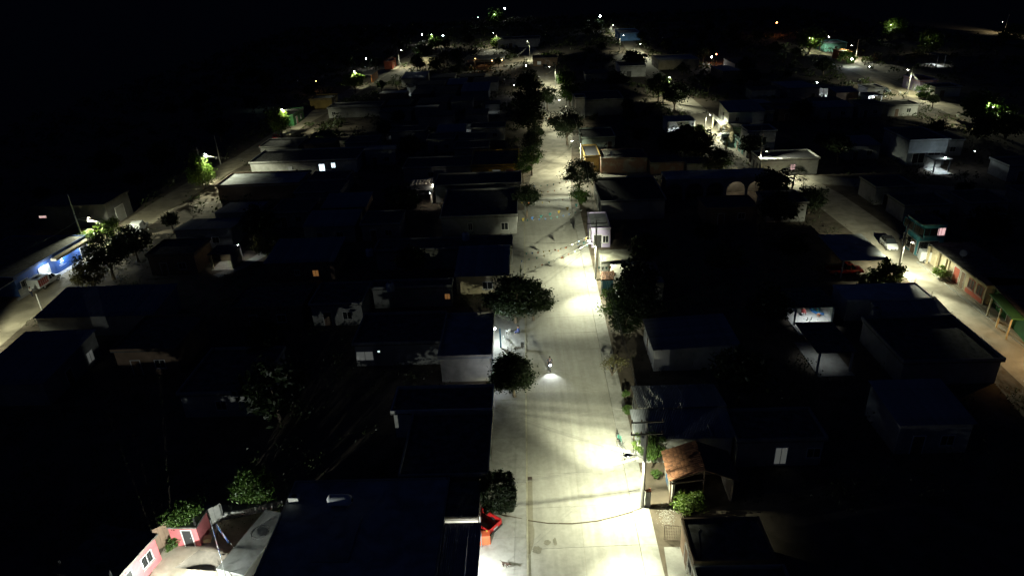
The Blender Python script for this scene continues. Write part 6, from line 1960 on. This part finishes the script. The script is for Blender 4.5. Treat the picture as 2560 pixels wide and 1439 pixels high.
tree('dark garden tree below the white lit carport', (1690, 352), 4.0, 4.0, 'broad', 'dark', n=2800, seed=31, leaf=0.08)
tree('palm-like garden tree between carport and street', (1715, 335), 2.8, 3.6, 'loose', 'dark', n=2000, seed=12, leaf=0.1)
tree('dark tree below the pole in the upper middle', (1688, 233), 5.0, 5.0, 'broad', 'dark', n=2600, seed=32, leaf=0.08)
lit_tree('lit feathery tree by the pole in the upper middle', (1648, 207), 4.2, RIGHTP[3][0], kind='weep', leafs='lime', n=2200, seed=33, leaf=0.09)
tree('dark trees edge at the top of the right street', (1590, 148), 5.0, 5.0, 'broad', 'dark', n=2200, seed=34, leaf=0.09)
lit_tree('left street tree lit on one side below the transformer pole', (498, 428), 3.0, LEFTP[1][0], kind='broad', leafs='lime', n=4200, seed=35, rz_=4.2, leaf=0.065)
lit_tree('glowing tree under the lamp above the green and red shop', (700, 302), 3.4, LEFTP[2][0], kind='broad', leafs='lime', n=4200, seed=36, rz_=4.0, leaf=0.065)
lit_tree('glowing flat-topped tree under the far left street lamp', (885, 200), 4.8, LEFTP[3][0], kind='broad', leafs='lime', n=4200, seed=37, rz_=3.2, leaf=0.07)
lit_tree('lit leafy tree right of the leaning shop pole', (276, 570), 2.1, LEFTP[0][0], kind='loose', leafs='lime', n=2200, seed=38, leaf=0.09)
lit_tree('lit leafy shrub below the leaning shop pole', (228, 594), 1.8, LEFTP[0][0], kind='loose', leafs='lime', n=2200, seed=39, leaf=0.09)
tree('big dark tree before the blue shop, upper part', (262, 628), 4.0, 5.0, 'broad', 'dark', n=5000, seed=40, leaf=0.05)
tree('dark leafy tree before the blue shop, lower one', (228, 683), 2.9, 3.2, 'loose', 'dry', n=3400, seed=41, leaf=0.06)
tree('dark tree right of the blue shop street tree', (330, 600), 3.2, 4.0, 'loose', 'dark', n=2600, seed=42, leaf=0.08)
tree('lit green creeper tree over the pink shed', (455, 1283), 1.7, 2.7, 'shrub', 'green', n=5200, seed=43, leaf=0.075, rz_=1.1)
tree('leafy tree behind the lit yard', (636, 1208), 1.9, 2.8, 'loose', 'green', n=4200, seed=44, leaf=0.075)
tree('small bush against the pink wall', (431, 1356), 0.7, 0.6, 'shrub', 'green', n=1400, seed=45, leaf=0.12, name='bush', cat='bush')
tree('garden tree lit by the white porch lamp', (672, 607), 2.6, 2.6, 'loose', 'dry', n=2000, seed=46, leaf=0.09)
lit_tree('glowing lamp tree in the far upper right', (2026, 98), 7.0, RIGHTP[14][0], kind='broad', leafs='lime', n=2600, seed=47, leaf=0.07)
tree('small green lit tree near the top right', (2235, 66), 6.0, 6.0, 'broad', 'lime', n=1800, seed=48, leaf=0.09)
tree('pale conical lit tree near the top right', (2332, 102), 5.0, 6.0, 'shrub', 'lime', n=1800, seed=49, leaf=0.09, rz_=6)
lit_tree('green lit tree left of the outer street lamp pole', (2455, 270), 5.2, RIGHTP[8][0], kind='broad', leafs='green', n=3000, seed=50, leaf=0.075)
lit_tree('lime lit tree right of the outer street lamp pole', (2497, 291), 4.2, RIGHTP[8][0], kind='broad', leafs='lime', n=3000, seed=51, leaf=0.075)
tree('dark tree under the lime lit tree, outer street', (2520, 312), 4.4, 3.6, 'broad', 'dark', n=2600, seed=52, leaf=0.075)
tree('drooping dark tree beside the outer street', (2452, 312), 3.4, 3.4, 'weep', 'dark', n=2200, seed=53, leaf=0.08)
tree('low lit bush on the outer street verge', (2310, 229), 3.0, 2.0, 'shrub', 'green', n=1500, seed=54, leaf=0.1, name='bush', cat='bush')
lit_tree('lime bush beside the bright far right light', (2118, 145), 3.4, RIGHTP[9][0], kind='shrub', leafs='lime', n=1200, seed=55, leaf=0.12, name='bush', cat='bush')
lit_tree('lit tree near the upper right corner pole', (2530, 84), 6.0, RIGHTP[10][0], kind='loose', leafs='lime', n=1800, seed=56, leaf=0.09)
lit_tree('bright tree beside the far middle lamp pole', (1240, 108), 3.5, RIGHTP[11][0], kind='broad', leafs='lime', n=1500, seed=57, leaf=0.11)
tree('green tree under the distant bluish light', (1240, 42), 8.0, 6.0, 'broad', 'green', n=1200, seed=58, leaf=0.11)
lit_tree('green roadside trees near the top left lamp', (1088, 103), 5.0, LEFTP[5][0], kind='weep', leafs='green', n=1600, seed=59, leaf=0.1)
tree('dark roadside tree below the bright far left street', (1056, 128), 5.0, 5.0, 'broad', 'dark', n=2000, seed=60, leaf=0.09)

# ---------------------------------------------------------------- far house lights
for (x, y, z, pw, col, st_, r_, lab) in (
    (915, 147, 5, 300, COOL, 120, 0.35, 'bluish white light alone in the dark, upper left'),
    (1315, 165, 5, 250, COOL, 90, 0.3, 'white light at the edge of the dark trees, upper middle'),
    (1285, 213, 4, 160, COOL, 60, 0.22, 'white light in the dark block left of the main street'),
    (1055, 86, 6, 500, COOL, 120, 0.45, 'white light left of the top left lamp pole'),
    (1107, 89, 6, 400, COOL, 100, 0.4, 'white light right of the top left lamp pole'),
    (1262, 22, 9, 900, COOL, 160, 0.8, 'distant bluish light at the very top, left one'),
    (1500, 41, 9, 900, COOL, 200, 0.75, 'distant bluish light at the very top, right one'),
    (1779, 143, 4, 500, (1.0, 0.95, 0.9), 90, 0.4, 'white light beside the orange glow, upper right'),
    (1791, 136, 4, 200, (1.0, 0.3, 0.1), 20, 0.45, 'orange light beside the white one, upper right'),
    (1942, 57, 7, 300, (1.0, 0.35, 0.1), 16, 0.7, 'lone orange light near the top right'),
    (1230, 152, 4, 90, WARM, 25, 0.28, 'orange light on the party porch, left one'),
    (1255, 150, 4, 90, WARM, 25, 0.28, 'orange light on the party porch, right one'),
    (1188, 147, 4, 60, WARM, 18, 0.25, 'orange light left of the party porch'),
    (790, 203, 4, 60, WARM, 12, 0.25, 'dim amber light by the dark left street'),
    (2072, 93, 6, 300, COOL, 60, 0.35, 'white light right of the glowing lamp tree'),
    (2130, 148, 3.0, 900, (0.8, 0.97, 1.0), 200, 0.45, 'very bright light below the far right lamp pole'),
    (2183, 243, 2.6, 520, (0.8, 0.92, 1.0), 160, 0.3, 'bright light over the outer right patio'),
    (2043, 206, 3.2, 160, COOL, 70, 0.25, 'small white light above the bright strip, right'),
    (2080, 221, 2.8, 300, (0.85, 0.93, 1.0), 80, 0.25, 'bright light at the end of the bright strip, right'),
    (2174, 167, 4, 100, COOL, 40, 0.2, 'tiny white light above the outer right patio'),
    (2364, 393, 3.2, 320, (0.8, 0.95, 1.0), 60, 0.14, 'white light beside the bright tree yard, right'),
    (2437, 378, 4, 60, COOL, 50, 0.12, 'tiny white light in the dark right block'),
    (2228, 62, 7, 700, (0.9, 1.0, 0.7), 30, 0.2, 'added light that makes the small green tree near the top right glow'),  # bulb added to make this tree glow
    (2322, 100, 6, 500, (1.0, 1.0, 0.75), 30, 0.2, 'added light that brightens the pale conical tree, top right'),  # another added bulb, brightens the conical tree
    (1236, 36, 8, 900, (0.9, 1.0, 0.8), 30, 0.2, 'added light that brightens the green tree near the very top'),  # added for the green tree, brightens its crown
    (1195, 44, 7, 100, (0.6, 1.0, 0.8), 20, 0.35, 'tiny greenish light near the top'),
    (640, 247, 4, 30, (0.6, 1.0, 0.95), 4, 0.25, 'faint greenish light in the dark left'),
):
    bulb(lab, P(x, y, z), pw * 0.5, col, r=r_ * 0.6, strength=st_, bracket=(0, 0.3, 0.3), group='distant electric lights')
# posts that carry the lights that hang free of a house
for (qd, h_, fl_, pw, c_, lab, sw_) in (
    ([(2325, 400), (2372, 400), (2366, 388), (2325, 389)], 2.8, WHITE, 380, (0.8, 0.95, 1.0), 'bright white yard shelter in the dark right block', (2,)),
    ([(2330, 140), (2352, 139), (2350, 131), (2332, 132)], 4.2, WHITE, 1400, (0.85, 0.95, 1.0), 'glaring open shelter on posts, far right', ()),
    ([(2050, 222), (2090, 220), (2086, 212), (2050, 214)], 2.8, WHITE, 260, COOL, 'bright strip porch in the dark right block', (2,)),
    ([(2160, 240), (2200, 240), (2196, 231), (2160, 231)], 2.8, WHITE, 420, (0.8, 0.92, 1.0), 'glaring patio below the pale little house, outer right', (2, 3)),
    ([(1165, 150), (1264, 150), (1257, 139), (1167, 139)], 3.2, BROWNW, 60, WARM, 'low party porch with orange lamps, upper middle', (2,)),
    ([(876, 190), (940, 187), (932, 177), (872, 178)], 3.2, DIRT(), 0, COOL, 'open roofed stall with posts beside the glowing flat-topped tree', (1,)),
    ([(1150, 310), (1185, 310), (1183, 300), (1150, 300)], 2.8, WHITE, 40, COOL, 'small pale lit porch in the dark left block', (2,)),
    ([(970, 322), (1020, 322), (1016, 312), (972, 312)], 2.8, GREYW, 45, COOL, 'faint lit porch left of the small pale one', (2,)),
    ([(1022, 218), (1034, 218), (1033, 212), (1022, 212)], 3.0, WHITE, 90, COOL, 'tiny glowing doorway house in the dark upper left', (2, 3)),
    ([(1212, 262), (1250, 260), (1248, 252), (1214, 253)], 3.0, GREYW, 45, COOL, 'faint porch roof in the dark left of the far street', (2,)),
    ([(1405, 285), (1416, 285), (1416, 281), (1406, 281)], 3.0, WHITE, 0, COOL, 'little white stall roof by the large dark street tree', ()),
):
    porch(lab, qd, h_, fl_, pw, c_, side_walls=sw_, wall=ORANGEW if 'stall with' in lab else None, floor_ext=1.5)

# ---------------------------------------------------------------- unlit houses and gardens of the dark blocks
def free(x, y, hw, hd):
    for (cx_, cy_, a, b) in RECTS:
        if abs(x - cx_) < hw + a and abs(y - cy_) < hd + b:
            return False
    return True


MARKS = [(P(x, y).xy, n_) for (x, y, n_) in (
    (120, 650, 'blue shop'), (370, 1400, 'pink house'), (1245, 1260, 'clipped tree'), (1284, 980, 'big kerb tree'), (1280, 790, 'broad street tree'), (1490, 690, 'second lamp pole'),
    (1605, 1268, 'near pole'), (1690, 1230, 'tile cottage'), (2300, 630, 'cyan house'), (2420, 740, 'cream house'), (2530, 790, 'green house'), (2020, 800, 'pool patio'), (1800, 460, 'arcade'),
    (1560, 425, 'brick wall'), (1240, 440, 'yellow ochre house'), (1050, 480, 'tarp carport'), (580, 650, 'porch lamp'), (505, 450, 'left street tree'), (780, 430, 'long pale house'), (890, 215, 'flat-topped glowing tree'),
    (1000, 163, 'far left pole'), (1230, 160, 'party porch'), (1480, 290, 'tall grey building'), (1700, 330, 'white carport'), (1860, 310, 'two-storey white house'), (1960, 425, 'whitewashed wall'), (2280, 390, 'tall dim house'),
    (2290, 222, 'lilac columns'), (2180, 250, 'glaring patio'), (1690, 170, 'long low pale building'), (850, 900, 'raised left roof'), (600, 980, 'stepped parapet roof'), (200, 900, 'left edge roof'), (860, 1280, 'lying tank'), (2350, 860, 'broad right roof'), (1930, 1090, 'small glowing pane'))]


def where_is(x, y):
    p_, n_ = min(MARKS, key=lambda m_: (m_[0] - Vector((x, y))).length)
    dx, dy = x - p_.x, y - p_.y
    if abs(dx) > abs(dy):
        return ('right of the ' if dx > 0 else 'left of the ') + n_
    return ('beyond the ' if dy > 0 else 'nearer than the ') + n_


def left_x(y):
    return -75.5 + max(0, y - 112) * 0.092


def right_x(y):
    return 62 + max(0, y - 220) * 0.05


BLOCKS = ((lambda y: left_x(y) - 62, lambda y: left_x(y) - 4.5, 'beyond the left street'), (lambda y: left_x(y) + 4.5, lambda y: xl(min(y, 140)) - 4.6, 'between the left and main streets'),
          (lambda y: xr(min(y, 140)) + 2.2, lambda y: right_x(y) - 4.6, 'between the main and right streets'), (lambda y: right_x(y) + 6.5, lambda y: right_x(y) + 66, 'beyond the right street'))
fillm = [GREYW, GREYW, BROWNW]
rf = random.Random(5)
made = 0
for (fa, fb, where) in BLOCKS:
    y = 42.0
    while y < (150 if 'beyond the left' in where else 300):
        x = fa(y) + rf.uniform(0, 2)
        stepy = rf.uniform(9, 12) * (1 if y < 220 else 1.7)
        while x < fb(y) - 6:
            w = rf.uniform(6.5, 10.5)
            d = rf.uniform(6, stepy - 2.2)
            cx_, cy_ = x + w / 2, y + d / 2
            px = J((cx_, cy_, 3))
            inside = -60 < px[0] < 2620 and 15 < px[1] < 1480
            on_cross = where in ('between the main and right streets', 'beyond the right street') and abs(cy_ - 144) < d / 2 + 4
            in_main = y > 135 and abs(px[0] - 1385) < 60
            if inside and not on_cross and not in_main and free(cx_, cy_, w / 2, d / 2) and not any(on_street(cx_ + i * w / 2, cy_ + j * d / 2, 1.0) for i in (-1, 0, 1) for j in (-1, 0, 1)) and not any((Vector((cx_, cy_)) - l_.xy).length < 24 for l_ in LAMPS) and not any(abs(cx_ - b_[0]) < b_[2] + w / 2 and abs(cy_ - b_[1]) < b_[3] + d / 2 for b_ in BAN) and rf.random() < (0.75 if where.startswith('between the left') else 0.45):
                h_ = rf.uniform(2.7, 3.5)
                kind = 'sheet' if rf.random() < 0.3 else 'flat'
                near_ = y < 200
                ops_ = [(0, 0.3, 1.1, 0, 2.1, 'door'), (0, 0.7, 1.2, 1.0, 1.1, 'window')] if near_ else []
                house('unlit ' + ('sheet' if kind == 'sheet' else 'flat') + ' roofed house in darkness ' + where_is(cx_, cy_), None, h_, rf.choice(fillm), kind, ops=ops_, rect=(cx_, cy_, w, d), parapet=0.3 if near_ else 0, group='unlit houses ' + where, high=rf.choice(['far', 'near']), rise=0.6)
                made += 1
            x += w + rf.uniform(1.2, 4.0)
        y += stepy
print('filled houses', made)
tm_ = 0
for (fa, fb, where) in BLOCKS:
    for k in range(60):
        y = 44 + 460 * rf.random() ** 1.3
        x = rf.uniform(fa(y), fb(y))
        px = J((x, y, 3))
        r_ = rf.uniform(1.6, 3.6)
        if not (-40 < px[0] < 2600 and 15 < px[1] < 1460) or not free(x, y, 0.9, 0.9) or on_street(x, y, 1.2):
            continue
        if abs(px[0] - 1390) < 70:
            continue
        if where in ('between the main and right streets', 'beyond the right street') and abs(y - 144) < 6:
            continue
        tree('unlit ' + ('small' if r_ < 2.3 else 'middling' if r_ < 3 else 'large') + ' garden tree in darkness ' + where_is(x, y), None, r_, r_ * 0.9 + 1.2, rf.choice(['broad', 'loose']), 'dark', n=1500, seed=70 + k % 3, leaf=0.11, at=(x, y, 0), group='unlit garden trees ' + where)
        tm_ += 1
print('filled trees', tm_, 'objects', len(bpy.data.objects))

# rank undergrowth that fills the unlit lots between houses
ug = MB()
ru = random.Random(21)
cnt = 0
while cnt < 5200:
    y = 46 + 560 * ru.random() ** 1.5
    x = ru.uniform(-150, 170) * (0.35 + 0.65 * min(1, y / 200)) if y < 200 else ru.uniform(-170, 240)
    pxl = J((x, y, 0.5))
    if not (-60 < pxl[0] < 2620 and 0 < pxl[1] < 1460) or on_street(x, y, 1.0) or not free(x, y, 0.3, 0.3):
        cnt += 0.2
        continue
    if x > 10 and x < 17 and y < 60:
        continue
    cnt += 1
    rad = ru.uniform(0.7, 1.5) * (1 + y / 400)
    hgt = ru.uniform(0.5, 1.5) * (1 + y / 500)
    fine_ = 0.36 if y < 130 else 0.7 if y < 200 else 1.0
    for k in range(34 if y < 130 else 16):
        c = Vector((x + ru.gauss(0, rad * 0.5), y + ru.gauss(0, rad * 0.5), ru.uniform(0.05, hgt)))
        nrm = Vector((ru.gauss(0, 1), ru.gauss(0, 1), ru.gauss(0.3, 1))).normalized()
        a = nrm.orthogonal().normalized() * rad * 0.3 * fine_
        q = nrm.cross(a)
        ug.face(c - a, c - q * 0.5, c + a, c + q * 0.5)
me = bpy.data.meshes.new('undergrowth')
me.from_pydata(ug.v, [], ug.f)
me.materials.append(leaf_mat('leaf_scrub', (0.035, 0.05, 0.018)))
o = put('undergrowth', me)
o['kind'] = 'stuff'
tag(o, 'dark weeds and scrub filling the unlit lots between houses', 'undergrowth')

# gravel and litter on the verge by the near forecourt
lt = MB()
rl = random.Random(3)
for k in range(260):
    x, y = rl.gauss(1668, 12), rl.gauss(1290, 14)
    c = P(x, y, 0.01)
    s_ = rl.uniform(0.015, 0.06)
    lt.loft([[(c.x - s_, c.y - s_ * 0.7, 0.0), (c.x + s_, c.y - s_, 0.0), (c.x + s_ * 0.8, c.y + s_, 0.0), (c.x - s_, c.y + s_ * 0.9, 0.0)], [(c.x - s_ * 0.6, c.y - s_ * 0.5, s_), (c.x + s_ * 0.5, c.y - s_ * 0.6, s_ * 0.8), (c.x + s_ * 0.4, c.y + s_ * 0.5, s_), (c.x - s_ * 0.5, c.y + s_ * 0.5, s_ * 0.7)]])
o = lt.build('gravel', mat('gravel_pale', (0.38, 0.36, 0.31), 0.9, 0.3, 8, 0))
o['kind'] = 'stuff'
tag(o, 'pale gravel and litter scattered on the verge by the near pole', 'gravel')
